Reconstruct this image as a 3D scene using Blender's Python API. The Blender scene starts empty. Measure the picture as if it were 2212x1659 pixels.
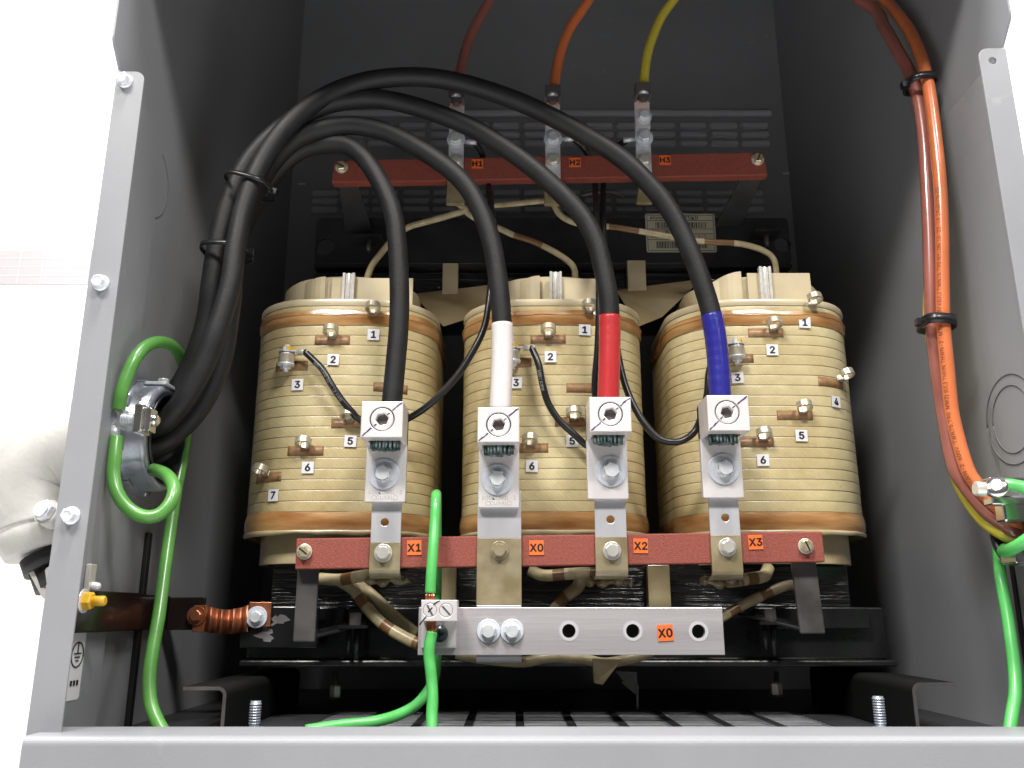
import bpy, bmesh, math, random
from mathutils import Vector, Matrix
random.seed(7)
S = bpy.context.scene
COL = S.collection
PI = math.pi

# ------------------------------------------------------------------ camera, world, lamps
FPX, PITCH, CX, CD = 1850.0, 0.262, -0.046, 0.672      # focal length in px of a 2212 px wide frame
cam_d = bpy.data.cameras.new('camera')
cam = bpy.data.objects.new('camera', cam_d); COL.objects.link(cam)
cam.location = (CX, -CD, 0.0)
cam.rotation_euler = (PI/2 + PITCH, 0, 0)
cam_d.sensor_width = 36.0; cam_d.lens = 36.0*FPX/2212.0
cam_d.clip_start = 0.01; cam_d.clip_end = 60
cam_d.dof.use_dof = True; cam_d.dof.focus_distance = 0.86; cam_d.dof.aperture_fstop = 16
S.camera = cam

W = bpy.data.worlds.new('World'); S.world = W; W.use_nodes = True
bgn = W.node_tree.nodes['Background']
bgn.inputs[0].default_value = (0.90, 0.95, 1.0, 1); bgn.inputs[1].default_value = 0.045

def area(name, loc, target, size, energy, col, sy=None):
    l = bpy.data.lights.new(name, 'AREA'); l.energy = energy; l.color = col
    l.shape = 'RECTANGLE'; l.size = size; l.size_y = sy or size
    o = bpy.data.objects.new(name, l); COL.objects.link(o); o.location = loc
    o.rotation_euler = (Vector(target)-Vector(loc)).to_track_quat('-Z', 'Y').to_euler()
    return o
area('ceiling_lamp', (-0.15, -0.54, 2.30), (0, 0.05, 0.1), 0.16, 50, (1.0, 0.985, 0.97), 0.5)
area('ceiling_lamp_far', (-0.95, -1.75, 2.30), (0, 0.1, 0.2), 0.7, 78, (1.0, 0.97, 0.93), 0.4)
area('far_fill_right', (0.80, -1.75, 2.30), (0, 0.1, 0.2), 0.7, 62, (1.0, 0.97, 0.93), 0.4)  # half of the far light, added on this side to brighten the walls
area('wall_fill_left', (-1.7, 0.0, 2.4), (-1.3, 1.4, 0.1), 1.2, 90, (1, 1, 1))  # added lamp that whitens the room wall on the left
area('wall_fill_right', (1.7, 0.0, 2.4), (1.3, 1.4, 0.1), 1.2, 90, (1, 1, 1))  # added lamp that whitens the room wall on the right

S.view_settings.view_transform = 'Standard'
S.view_settings.look = 'None'
S.view_settings.exposure = 0.0
S.view_settings.gamma = 1.0
S.render.engine = 'CYCLES'
S.cycles.max_bounces = 10
S.cycles.diffuse_bounces = 5

# ------------------------------------------------------------------ measuring: picture point -> place
def ray(u, v):
    a = (u-1106)/FPX; b = -(v-829.5)/FPX
    cp, sp = math.cos(PITCH), math.sin(PITCH)
    return Vector((a, cp-b*sp, sp+b*cp))
CAMP = Vector((CX, -CD, 0))
def P(u, v, y):
    d = ray(u, v); return CAMP + d*((y+CD)/d.y)
def PXp(u, v, x):
    d = ray(u, v); return CAMP + d*((x-CX)/d.x)
def PZp(u, v, z):
    d = ray(u, v); return CAMP + d*(z/d.z)

# ------------------------------------------------------------------ materials
def lin(c):
    return tuple(((x/255)/12.92 if x/255 <= .04045 else ((x/255+.055)/1.055)**2.4) for x in c)
def mat(name, col, rough=.5, metal=0., bump=0., bscale=200., var=0., vscale=20., col2=None, coat=0., spec=.5, rvar=0., trans=0., stretch=None):
    m = bpy.data.materials.new(name); m.use_nodes = True
    nt = m.node_tree; N = nt.nodes; L = nt.links; b = N['Principled BSDF']
    b.inputs['Base Color'].default_value = (*col, 1)
    b.inputs['Roughness'].default_value = rough; b.inputs['Metallic'].default_value = metal
    b.inputs['Coat Weight'].default_value = coat; b.inputs['Coat Roughness'].default_value = .12
    b.inputs['Specular IOR Level'].default_value = spec
    if trans: b.inputs['Transmission Weight'].default_value = trans
    tc = N.new('ShaderNodeNewGeometry'); mp = N.new('ShaderNodeMapping')
    L.new(tc.outputs['Position'], mp.inputs['Vector'])
    if stretch: mp.inputs['Scale'].default_value = stretch
    if var or col2:
        n = N.new('ShaderNodeTexNoise'); n.inputs['Scale'].default_value = vscale; n.inputs['Detail'].default_value = 5
        L.new(mp.outputs[0], n.inputs['Vector'])
        r = N.new('ShaderNodeValToRGB')
        c2 = col2 if col2 else tuple(max(0, x*(1-var)) for x in col)
        c1 = col if col2 else tuple(min(1, x*(1+var)) for x in col)
        r.color_ramp.elements[0].color = (*c2, 1); r.color_ramp.elements[0].position = .35
        r.color_ramp.elements[1].color = (*c1, 1); r.color_ramp.elements[1].position = .65
        L.new(n.outputs['Fac'], r.inputs[0]); L.new(r.outputs[0], b.inputs['Base Color'])
        if rvar:
            mr = N.new('ShaderNodeMapRange'); mr.inputs[3].default_value = max(0, rough-rvar); mr.inputs[4].default_value = rough+rvar
            L.new(n.outputs['Fac'], mr.inputs[0]); L.new(mr.outputs[0], b.inputs['Roughness'])
    if bump:
        n2 = N.new('ShaderNodeTexNoise'); n2.inputs['Scale'].default_value = bscale; n2.inputs['Detail'].default_value = 3
        L.new(mp.outputs[0], n2.inputs['Vector'])
        bp = N.new('ShaderNodeBump'); bp.inputs['Strength'].default_value = bump; bp.inputs['Distance'].default_value = .001
        L.new(n2.outputs['Fac'], bp.inputs['Height']); L.new(bp.outputs[0], b.inputs['Normal'])
    return m

M = {}
M['paint'] = mat('grey_powder_paint', (.27, .275, .29), .42, bump=.15, bscale=900, var=.07, vscale=5, spec=.4, rvar=.12)
def scuff(m, amt):
    nt = m.node_tree; N = nt.nodes; L = nt.links; b = N['Principled BSDF']; src = b.inputs['Base Color'].links[0].from_socket
    g = N.new('ShaderNodeNewGeometry'); mp = N.new('ShaderNodeMapping'); mp.inputs['Rotation'].default_value = (.4, .7, .3); mp.inputs['Scale'].default_value = (9, 60, 14)
    L.new(g.outputs['Position'], mp.inputs[0])
    n = N.new('ShaderNodeTexNoise'); n.inputs['Scale'].default_value = 3.2; n.inputs['Detail'].default_value = 8; L.new(mp.outputs[0], n.inputs['Vector'])
    r = N.new('ShaderNodeMapRange'); r.inputs[1].default_value = .66; r.inputs[2].default_value = .74; r.inputs[4].default_value = amt; L.new(n.outputs['Fac'], r.inputs[0])
    d = N.new('ShaderNodeTexNoise'); d.inputs['Scale'].default_value = 420; L.new(g.outputs['Position'], d.inputs['Vector'])
    r2 = N.new('ShaderNodeMapRange'); r2.inputs[1].default_value = .77; r2.inputs[2].default_value = .80; r2.inputs[4].default_value = amt*1.2; L.new(d.outputs['Fac'], r2.inputs[0])
    a_ = N.new('ShaderNodeMath'); a_.operation = 'MAXIMUM'; L.new(r.outputs[0], a_.inputs[0]); L.new(r2.outputs[0], a_.inputs[1])
    mx = N.new('ShaderNodeMix'); mx.data_type = 'RGBA'; L.new(a_.outputs[0], mx.inputs[0]); L.new(src, mx.inputs[6]); mx.inputs[7].default_value = (.55, .54, .52, 1)
    L.new(mx.outputs[2], b.inputs['Base Color'])
scuff(M['paint'], .16)
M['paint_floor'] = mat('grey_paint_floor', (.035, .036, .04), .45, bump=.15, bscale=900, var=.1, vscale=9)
M['core'] = mat('black_varnished_steel', (.014, .014, .015), .25, bump=.5, bscale=60, var=.4, vscale=14, coat=.5, rvar=.12)
M['corematte'] = mat('black_painted_steel', (.022, .022, .024), .45, bump=.2, bscale=120, var=.3, vscale=30)
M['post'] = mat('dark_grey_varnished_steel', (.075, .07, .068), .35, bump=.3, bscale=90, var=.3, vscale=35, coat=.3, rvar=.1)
M['alu'] = mat('machined_aluminium', (.82, .785, .78), .40, metal=.35, bump=.12, bscale=500, var=.03, vscale=25, rvar=.08)
M['alubar'] = mat('brushed_aluminium_bar', (.82, .78, .79), .30, metal=.6, bump=.25, bscale=300, var=.06, vscale=60, rvar=.08, stretch=(.06, 1, 1.6))
M['alustrap'] = mat('scuffed_aluminium_strap', (.70, .70, .73), .36, metal=.5, bump=.3, bscale=200, var=.06, vscale=40, rvar=.12, stretch=(1, 1, .25))
M['tan'] = mat('varnish_coated_metal', (.40, .34, .22), .32, metal=.15, bump=.25, bscale=120, col2=(.27, .22, .12), vscale=45, coat=.4)
M['zinc'] = mat('zinc_plated_steel', (.84, .86, .90), .33, metal=.35, bump=.1, bscale=300, var=.1, vscale=120, rvar=.1)
M['washer'] = mat('flat_zinc_washer', (.68, .72, .79), .38, metal=.12, var=.06, vscale=150)
M['chrome'] = mat('polished_zinc', (.86, .84, .82), .16, metal=.95, var=.08, vscale=90)
M['dzinc'] = mat('blue_zinc_casting', (.40, .43, .49), .30, metal=.55, bump=.5, bscale=45, var=.25, vscale=30, rvar=.15)
M['steel'] = mat('tin_plated_steel', (.80, .77, .70), .30, metal=.5, var=.08, vscale=90)
M['brass'] = mat('yellow_zinc', (.70, .62, .38), .28, metal=.65, var=.2, vscale=150)
M['yellow'] = mat('yellow_paint_mark', (.72, .42, .03), .45)
M['tapm'] = mat('tinned_tap_metal', (.52, .48, .37), .32, metal=.5, var=.15, vscale=160)
M['rubber'] = mat('black_cable_jacket', (.014, .014, .015), .55, bump=.3, bscale=350, var=.2, vscale=40, spec=.38, rvar=.1)
M['thin'] = mat('black_thin_wire', (.013, .013, .015), .32, bump=.1, bscale=400)
M['plasticblk'] = mat('black_nylon', (.012, .012, .014), .3)
M['red'] = mat('red_fibreboard', (.30, .072, .05), .62, bump=.8, bscale=900, var=.16, vscale=400)
M['green'] = mat('bright_green_insulation', (.10, .50, .12), .33, bump=.15, bscale=60, var=.06, vscale=60, coat=.2)
M['greenb'] = mat('grass_green_insulation', (.10, .30, .06), .33, bump=.15, bscale=60, var=.08, vscale=60, coat=.2)
M['copper'] = mat('bare_copper', (.78, .32, .17), .3, metal=.9, var=.2, vscale=200)
M['copperd'] = mat('copper_strap', (.50, .19, .095), .42, metal=.8, var=.25, vscale=90)
M['brownbar'] = mat('dark_brown_varnished_bar', (.016, .008, .007), .38, var=.4, vscale=30, coat=.5)
M['orange'] = mat('orange_nylon_insulation', (.62, .165, .055), .30, var=.05, vscale=50, coat=.4)
M['brownw'] = mat('brown_nylon_insulation', (.30, .105, .08), .28, var=.08, vscale=50, coat=.5)
M['yelloww'] = mat('yellow_nylon_insulation', (.62, .52, .06), .28, var=.05, vscale=50, coat=.4)
M['cream'] = mat('cream_insulation_sheet', (.58, .49, .32), .38, bump=.15, bscale=120, var=.07, vscale=25, coat=.3)
M['creamrim'] = mat('cream_varnished_rim', (.55, .46, .28), .3, bump=.3, bscale=90, col2=(.40, .31, .16), vscale=22, coat=.4)
M['card'] = mat('tan_barrier_board', (.30, .23, .12), .6, bump=.2, bscale=200, var=.1, vscale=30)
M['stick'] = mat('clear_spacer_stick', (.62, .60, .56), .18, var=.1, vscale=200, coat=.8)
M['amber'] = mat('amber_varnish', (.52, .30, .12), .26, bump=.8, bscale=60, col2=(.30, .125, .035), vscale=40, coat=.6, stretch=(.35, .35, 2.2))
M['ambersmall'] = mat('brown_tape_patch', (.40, .235, .115), .5, bump=.4, bscale=150, col2=(.24, .12, .045), vscale=110, coat=.1)
M['white'] = mat('white_label', (.78, .77, .80), .5)
M['orangelabel'] = mat('orange_label', (1.0, .19, .04), .5)
M['ink'] = mat('black_ink', (.012, .012, .012), .5)
M['purple'] = mat('purple_marker', (.055, .025, .10), .45)
M['gel'] = mat('tinned_strands_with_teal_paste', (.22, .27, .27), .3, metal=.7, col2=(.015, .06, .06), vscale=130)
M['dark'] = mat('dark_hole', (.01, .01, .01), .6)
M['sock'] = mat('socket_steel', (.17, .15, .15), .4, metal=.5)
M['cast'] = mat('painted_casting', (.47, .455, .43), .5, bump=.6, bscale=120, var=.06, vscale=30)
M['wall'] = mat('white_room_wall', (.92, .92, .92), .7, var=.01, vscale=2)
M['resin'] = mat('dried_resin', (.32, .26, .15), .3, bump=.5, bscale=120, col2=(.2, .15, .07), vscale=60, coat=.4)
M['stamp'] = mat('stamped_letters', (.58, .55, .53), .5, metal=.2)
M['emb'] = mat('pale_stamped_ring', (.80, .79, .80), .45, metal=.4)
M['scrape'] = mat('bare_scraped_primer', (.17, .155, .16), .6, bump=.3, bscale=200, var=.2, vscale=120)
M['print'] = mat('white_wire_print', (.35, .35, .35), .5)
M['printd'] = mat('dark_wire_print', (.10, .03, .02), .5)
M['groove'] = mat('knockout_edge', (.15, .15, .16), .5)
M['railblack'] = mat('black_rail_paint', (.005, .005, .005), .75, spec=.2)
M['grille'] = mat('dusty_grille_paint', (.13, .135, .145), .5, var=.3, vscale=30)
M['slotl'] = mat('louvre_paint_lightened', (.50, .51, .54), .3, var=.05, vscale=12)  # panel grey lightened: light caught by louvres and rib put into the colour

def tape(name, col, rough=.3):
    m = mat(name, col, rough, coat=.35)
    nt = m.node_tree; N = nt.nodes; L = nt.links; b = N['Principled BSDF']
    uv = N.new('ShaderNodeTexCoord'); sep = N.new('ShaderNodeSeparateXYZ'); L.new(uv.outputs['UV'], sep.inputs[0])
    mu = N.new('ShaderNodeMath'); mu.operation = 'MULTIPLY'; mu.inputs[1].default_value = 95.0
    ns = N.new('ShaderNodeTexNoise'); ns.inputs['Scale'].default_value = 40; L.new(uv.outputs['UV'], ns.inputs['Vector'])
    ad = N.new('ShaderNodeMath'); ad.operation = 'ADD'
    L.new(sep.outputs[0], mu.inputs[0]); L.new(mu.outputs[0], ad.inputs[0]); L.new(ns.outputs['Fac'], ad.inputs[1])
    fr = N.new('ShaderNodeMath'); fr.operation = 'FRACT'; L.new(ad.outputs[0], fr.inputs[0])
    bp = N.new('ShaderNodeBump'); bp.inputs['Strength'].default_value = .5; bp.inputs['Distance'].default_value = .0006
    L.new(fr.outputs[0], bp.inputs['Height']); L.new(bp.outputs[0], b.inputs['Normal'])
    return m
M['tred'] = tape('red_tape', (.47, .03, .033)); M['tblue'] = tape('blue_tape', (.022, .022, .25)); M['twhite'] = tape('white_tape', (.74, .70, .69), .45)

def leadmat(name, stripe):
    m = mat(name, (.55, .46, .28), .4, coat=.2)
    nt = m.node_tree; N = nt.nodes; L = nt.links; b = N['Principled BSDF']
    uv = N.new('ShaderNodeTexCoord'); sep = N.new('ShaderNodeSeparateXYZ'); L.new(uv.outputs['UV'], sep.inputs[0])
    mu = N.new('ShaderNodeMath'); mu.operation = 'MULTIPLY'; mu.inputs[1].default_value = stripe
    L.new(sep.outputs[0], mu.inputs[0])
    fr = N.new('ShaderNodeMath'); fr.operation = 'FRACT'; L.new(mu.outputs[0], fr.inputs[0])
    r = N.new('ShaderNodeValToRGB'); r.color_ramp.interpolation = 'CONSTANT'
    e = r.color_ramp.elements; e[0].color = (.50, .42, .25, 1); e[1].position = .68; e[1].color = (.20, .10, .035, 1)
    if stripe == 0: e[1].position = 1.0
    L.new(fr.outputs[0], r.inputs[0])
    n = N.new('ShaderNodeTexNoise'); n.inputs['Scale'].default_value = 90; L.new(uv.outputs['Object'], n.inputs['Vector'])
    mx = N.new('ShaderNodeMix'); mx.data_type = 'RGBA'; mx.blend_type = 'MULTIPLY'; mx.inputs[0].default_value = .5
    L.new(r.outputs[0], mx.inputs[6]); 
    rr = N.new('ShaderNodeValToRGB'); rr.color_ramp.elements[0].color = (.5, .45, .35, 1); rr.color_ramp.elements[0].position = .3
    rr.color_ramp.elements[1].position = .6
    L.new(n.outputs['Fac'], rr.inputs[0]); L.new(rr.outputs[0], mx.inputs[7]); L.new(mx.outputs[2], b.inputs['Base Color'])
    return m
M['lead'] = leadmat('cream_taped_lead', 0); M['leads'] = leadmat('cream_and_brown_taped_lead', 26.0); M['leadh'] = leadmat('cream_lead_with_one_brown_wrap', 9.0)

PITCHZ = 0.01115
def coilmat():
    m = bpy.data.materials.new('varnished_paper_tape_winding'); m.use_nodes = True
    nt = m.node_tree; N = nt.nodes; L = nt.links; b = N['Principled BSDF']
    tc = N.new('ShaderNodeTexCoord'); sep = N.new('ShaderNodeSeparateXYZ'); L.new(tc.outputs['Object'], sep.inputs[0])
    def math_(op, a, bb=None):
        n = N.new('ShaderNodeMath'); n.operation = op
        for i, x in enumerate((a, bb)):
            if x is None: continue
            if isinstance(x, (int, float)): n.inputs[i].default_value = x
            else: L.new(x, n.inputs[i])
        return n.outputs[0]
    geo = N.new('ShaderNodeNewGeometry'); nz = N.new('ShaderNodeTexNoise'); nz.inputs['Scale'].default_value = 9; L.new(geo.outputs['Position'], nz.inputs['Vector'])
    wob = math_('MULTIPLY', math_('SUBTRACT', nz.outputs['Fac'], .5), .0016)
    z = math_('ADD', sep.outputs[2], wob)
    fr = math_('FRACT', math_('DIVIDE', z, PITCHZ))
    d = math_('ABSOLUTE', math_('SUBTRACT', fr, .5))            # .5 at the groove
    line = N.new('ShaderNodeMapRange'); line.inputs[1].default_value = .445; line.inputs[2].default_value = .48
    L.new(d, line.inputs[0])
    nb = N.new('ShaderNodeTexNoise'); nb.inputs['Scale'].default_value = 11; nb.inputs['Detail'].default_value = 6; nb.inputs['Roughness'].default_value = .65
    L.new(geo.outputs['Position'], nb.inputs['Vector'])
    base = N.new('ShaderNodeValToRGB'); e = base.color_ramp.elements
    e[0].position = .30; e[0].color = (.45, .335, .15, 1); e[1].position = .62; e[1].color = (.68, .585, .335, 1)
    L.new(nb.outputs['Fac'], base.inputs[0])
    # woven diagonal weave of the tape
    wv = N.new('ShaderNodeTexWave'); wv.wave_type = 'BANDS'; wv.bands_direction = 'DIAGONAL'; wv.inputs['Scale'].default_value = 130; wv.inputs['Distortion'].default_value = 4
    wv.inputs['Detail'].default_value = 2; L.new(tc.outputs['Object'], wv.inputs['Vector'])
    m1 = N.new('ShaderNodeMix'); m1.data_type = 'RGBA'; m1.blend_type = 'MULTIPLY'; m1.inputs[0].default_value = .06
    L.new(base.outputs[0], m1.inputs[6]); L.new(wv.outputs['Color'], m1.inputs[7])
    # specks
    sp = N.new('ShaderNodeTexNoise'); sp.inputs['Scale'].default_value = 260; L.new(geo.outputs['Position'], sp.inputs['Vector'])
    spr = N.new('ShaderNodeMapRange'); spr.inputs[1].default_value = .73; spr.inputs[2].default_value = .78; L.new(sp.outputs['Fac'], spr.inputs[0])
    m2 = N.new('ShaderNodeMix'); m2.data_type = 'RGBA'; L.new(math_('MULTIPLY', spr.outputs[0], .5), m2.inputs[0])
    L.new(m1.outputs[2], m2.inputs[6]); m2.inputs[7].default_value = (.2, .12, .04, 1)
    lf = math_('MULTIPLY', line.outputs[0], math_('ADD', math_('MULTIPLY', nz.outputs['Fac'], .7), .42))
    m3 = N.new('ShaderNodeMix'); m3.data_type = 'RGBA'; L.new(lf, m3.inputs[0])
    L.new(m2.outputs[2], m3.inputs[6]); m3.inputs[7].default_value = (.13, .075, .025, 1)
    L.new(m3.outputs[2], b.inputs['Base Color'])
    mr = N.new('ShaderNodeMapRange'); mr.inputs[3].default_value = .22; mr.inputs[4].default_value = .5; L.new(nb.outputs['Fac'], mr.inputs[0]); L.new(mr.outputs[0], b.inputs['Roughness'])
    b.inputs['Coat Weight'].default_value = .35; b.inputs['Coat Roughness'].default_value = .15
    bn = N.new('ShaderNodeTexNoise'); bn.inputs['Scale'].default_value = 130; bn.inputs['Detail'].default_value = 4; L.new(tc.outputs['Object'], bn.inputs['Vector'])
    bp = N.new('ShaderNodeBump'); bp.inputs['Strength'].default_value = .45; bp.inputs['Distance'].default_value = .001
    L.new(bn.outputs['Fac'], bp.inputs['Height']); L.new(bp.outputs[0], b.inputs['Normal'])
    return m
M['coil'] = coilmat()

def lammat():
    m = mat('stacked_laminations_black', (.012, .012, .013), .16, coat=.6)
    nt = m.node_tree; N = nt.nodes; L = nt.links; b = N['Principled BSDF']
    tc = N.new('ShaderNodeTexCoord'); mp = N.new('ShaderNodeMapping'); mp.inputs['Scale'].default_value = (4, 4, 420)
    L.new(tc.outputs['Object'], mp.inputs[0]); n = N.new('ShaderNodeTexNoise'); n.inputs['Scale'].default_value = 1; n.inputs['Detail'].default_value = 4
    L.new(mp.outputs[0], n.inputs['Vector']); bp = N.new('ShaderNodeBump'); bp.inputs['Strength'].default_value = .9; bp.inputs['Distance'].default_value = .002
    L.new(n.outputs['Fac'], bp.inputs['Height']); L.new(bp.outputs[0], b.inputs['Normal'])
    return m
M['lam'] = lammat()

# ------------------------------------------------------------------ mesh builder
BASE = {}
def thing(name, loc, label, cat, group=None):
    o = bpy.data.objects.new(name, None); COL.objects.link(o); o.location = loc
    o.empty_display_size = .02
    o['label'] = label; o['category'] = cat
    if group: o['group'] = group
    BASE[o] = Vector(loc); return o
FR = lambda o: Matrix(((1, 0, 0, o[0]), (0, 0, -1, o[1]), (0, 1, 0, o[2]), (0, 0, 0, 1)))   # x->X, y->Z, z->-Y (faces the front)
def frame(o, x, y):
    x = Vector(x).normalized(); z = x.cross(Vector(y)).normalized(); y = z.cross(x)
    m = Matrix.Identity(4)
    for i in range(3): m[i][0], m[i][1], m[i][2], m[i][3] = x[i], y[i], z[i], o[i]
    return m
def axisframe(o, z):
    z = Vector(z).normalized(); h = Vector((0, 0, 1)) if abs(z.z) < .9 else Vector((1, 0, 0))
    x = h.cross(z).normalized(); y = z.cross(x)
    m = Matrix.Identity(4)
    for i in range(3): m[i][0], m[i][1], m[i][2], m[i][3] = x[i], y[i], z[i], o[i]
    return m
def catmull(pts, n=10):
    pts = [Vector(p) for p in pts]
    if len(pts) < 3: 
        return [pts[0].lerp(pts[1], i/n) for i in range(n+1)]
    out = []
    Q = [pts[0]*2-pts[1]] + pts + [pts[-1]*2-pts[-2]]
    for i in range(1, len(Q)-2):
        a, b, c, d = Q[i-1], Q[i], Q[i+1], Q[i+2]
        for k in range(n):
            t = k/n
            out.append(.5*((2*b)+(c-a)*t+(2*a-5*b+4*c-d)*t*t+(3*b-a-3*c+d)*t**3))
    out.append(pts[-1]); return out
def frames(path):
    T = []
    for i in range(len(path)):
        T.append((path[min(i+1, len(path)-1)]-path[max(i-1, 0)]).normalized())
    h = Vector((0, -1, 0))
    if abs(T[0].dot(h)) > .9: h = Vector((1, 0, 0))
    n = (h-T[0]*h.dot(T[0])).normalized(); out = []
    L = 0
    for i, t in enumerate(T):
        n = (n-t*n.dot(t)).normalized()
        if i: L += (path[i]-path[i-1]).length
        out.append((path[i], t, n, t.cross(n), L))
    return out
class MB:
    def __init__(s): s.v = []; s.f = []; s.m = []; s.s = []; s.uv = []; s.mats = []
    def mi(s, m):
        if m not in s.mats: s.mats.append(m)
        return s.mats.index(m)
    def add(s, vs, fs, m, M4=None, smooth=False, uvs=None):
        k = len(s.v); i = s.mi(m)
        s.v += [(M4 @ Vector(v)) if M4 is not None else Vector(v) for v in vs]
        s.uv += uvs if uvs else [(0, 0)]*len(vs)
        for f in fs: s.f.append([a+k for a in f]); s.m.append(i); s.s.append(smooth)
        return s
    def box(s, a, b, m, M4=None):
        x0, y0, z0 = [min(p, q) for p, q in zip(a, b)]; x1, y1, z1 = [max(p, q) for p, q in zip(a, b)]
        vs = [(x, y, z) for x in (x0, x1) for y in (y0, y1) for z in (z0, z1)]
        fs = [(0, 1, 3, 2), (4, 6, 7, 5), (0, 4, 5, 1), (2, 3, 7, 6), (0, 2, 6, 4), (1, 5, 7, 3)]
        return s.add(vs, fs, m, M4)
    def hexa(s, P8, m):   # four front corners then the same four at the back
        return s.add(P8, [(0, 1, 2, 3), (7, 6, 5, 4), (0, 4, 5, 1), (1, 5, 6, 2), (2, 6, 7, 3), (3, 7, 4, 0)], m)
    def lathe(s, prof, m, M4, n=28, smooth=True, cap=True, rot=0):  # prof: (r, z)
        vs = []; fs = []
        for r, z in prof:
            for k in range(n):
                a = 2*PI*k/n+rot; vs.append((r*math.cos(a), r*math.sin(a), z))
        for j in range(len(prof)-1):
            for k in range(n):
                fs.append((j*n+k, j*n+(k+1) % n, (j+1)*n+(k+1) % n, (j+1)*n+k))
        if cap:
            if prof[0][0] > 1e-6: fs.append(tuple(reversed(range(n))))
            if prof[-1][0] > 1e-6: fs.append(tuple((len(prof)-1)*n+k for k in range(n)))
        i0 = len(s.f); s.add(vs, fs, m, M4, smooth)
        if cap:
            for q in range(i0, len(s.f)):
                if len(s.f[q]) > 4: s.s[q] = False
        return s
    def cyl(s, p0, p1, r, m, n=20, smooth=True, r2=None):
        p0 = Vector(p0); p1 = Vector(p1); L = (p1-p0).length
        return s.lathe([(r, 0), (r if r2 is None else r2, L)], m, axisframe(p0, p1-p0), n, smooth)
    def hexhead(s, M4, r, h, m, rot=0., dome=True):
        s.lathe([(r, 0), (r, h*.86), (r*.82, h)], m, M4, 6, False, rot=rot)
        return s
    def tube(s, path, r, m, n=18, cap=True, rfun=None, flat=None):
        F = frames(path); vs = []; fs = []; uvs = []
        for i, (p, t, a, b, L) in enumerate(F):
            rr = rfun(L) if rfun else r
            for k in range(n):
                an = 2*PI*k/n
                ra, rb = (rr, rr) if not flat else flat
                vs.append(p+a*(ra*math.cos(an))+b*(rb*math.sin(an))); uvs.append((L, k/n))
        for i in range(len(F)-1):
            for k in range(n):
                fs.append((i*n+k, i*n+(k+1) % n, (i+1)*n+(k+1) % n, (i+1)*n+k))
        if cap: fs += [tuple(reversed(range(n))), tuple((len(F)-1)*n+k for k in range(n))]
        i0 = len(s.f); s.add(vs, fs, m, None, True, uvs)
        if cap: s.s[-1] = s.s[-2] = False
        return s
    def ribbon(s, yz, th, x0, x1, m):   # bent flat strap: path in the Y-Z plane
        n = len(yz); L = []; R = []
        for i in range(n):
            a = Vector(yz[max(i-1, 0)]); b = Vector(yz[min(i+1, n-1)]); d = (b-a).normalized(); nn = Vector((-d.y, d.x))
            p = Vector(yz[i]); L.append(p+nn*th/2); R.append(p-nn*th/2)
        vs = []
        for i in range(n):
            vs += [(x0, L[i].x, L[i].y), (x1, L[i].x, L[i].y), (x1, R[i].x, R[i].y), (x0, R[i].x, R[i].y)]
        fs = []
        for i in range(n-1):
            for k in range(4): fs.append((i*4+k, i*4+(k+1) % 4, i*4+4+(k+1) % 4, i*4+4+k))
        fs += [(3, 2, 1, 0), tuple((n-1)*4+k for k in range(4))]
        return s.add(vs, fs, m)
    def build(s, name, parent=None, bevel=0., label=None, seg=2, kind=None):
        me = bpy.data.meshes.new(name); off = BASE.get(parent, Vector((0, 0, 0))) if parent else Vector((0, 0, 0))
        me.from_pydata([tuple(v-off) for v in s.v], [], s.f); me.update()
        for m in s.mats: me.materials.append(m)
        me.polygons.foreach_set('material_index', s.m); me.polygons.foreach_set('use_smooth', s.s)
        ul = me.uv_layers.new(name='UVMap')
        for lp in me.loops: ul.data[lp.index].uv = s.uv[lp.vertex_index]
        bm = bmesh.new(); bm.from_mesh(me); bmesh.ops.recalc_face_normals(bm, faces=bm.faces); bm.to_mesh(me); bm.free()
        o = bpy.data.objects.new(name, me); COL.objects.link(o)
        if parent: o.parent = parent; BASE[o] = off
        if bevel:
            b = o.modifiers.new('bevel', 'BEVEL'); b.width = bevel; b.segments = seg; b.limit_method = 'ANGLE'; b.angle_limit = math.radians(40)
            b.harden_normals = False
        if label: o['label'] = label
        if kind: o['kind'] = kind
        return o
def curvemesh(cu):
    o = bpy.data.objects.new('tmp', cu); COL.objects.link(o)
    dg = bpy.context.evaluated_depsgraph_get(); dg.update()
    me = bpy.data.meshes.new_from_object(o.evaluated_get(dg))
    vs = [v.co.copy() for v in me.vertices]; fs = [tuple(p.vertices) for p in me.polygons]
    bpy.data.objects.remove(o); bpy.data.meshes.remove(me); bpy.data.curves.remove(cu)
    return vs, fs
_tc = {}
import os
FONT = None
try:
    FONT = bpy.data.fonts.load(os.path.join(bpy.utils.resource_path('LOCAL'), 'datafiles', 'fonts', 'Inter.woff2'))
except Exception:
    FONT = None
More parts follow.
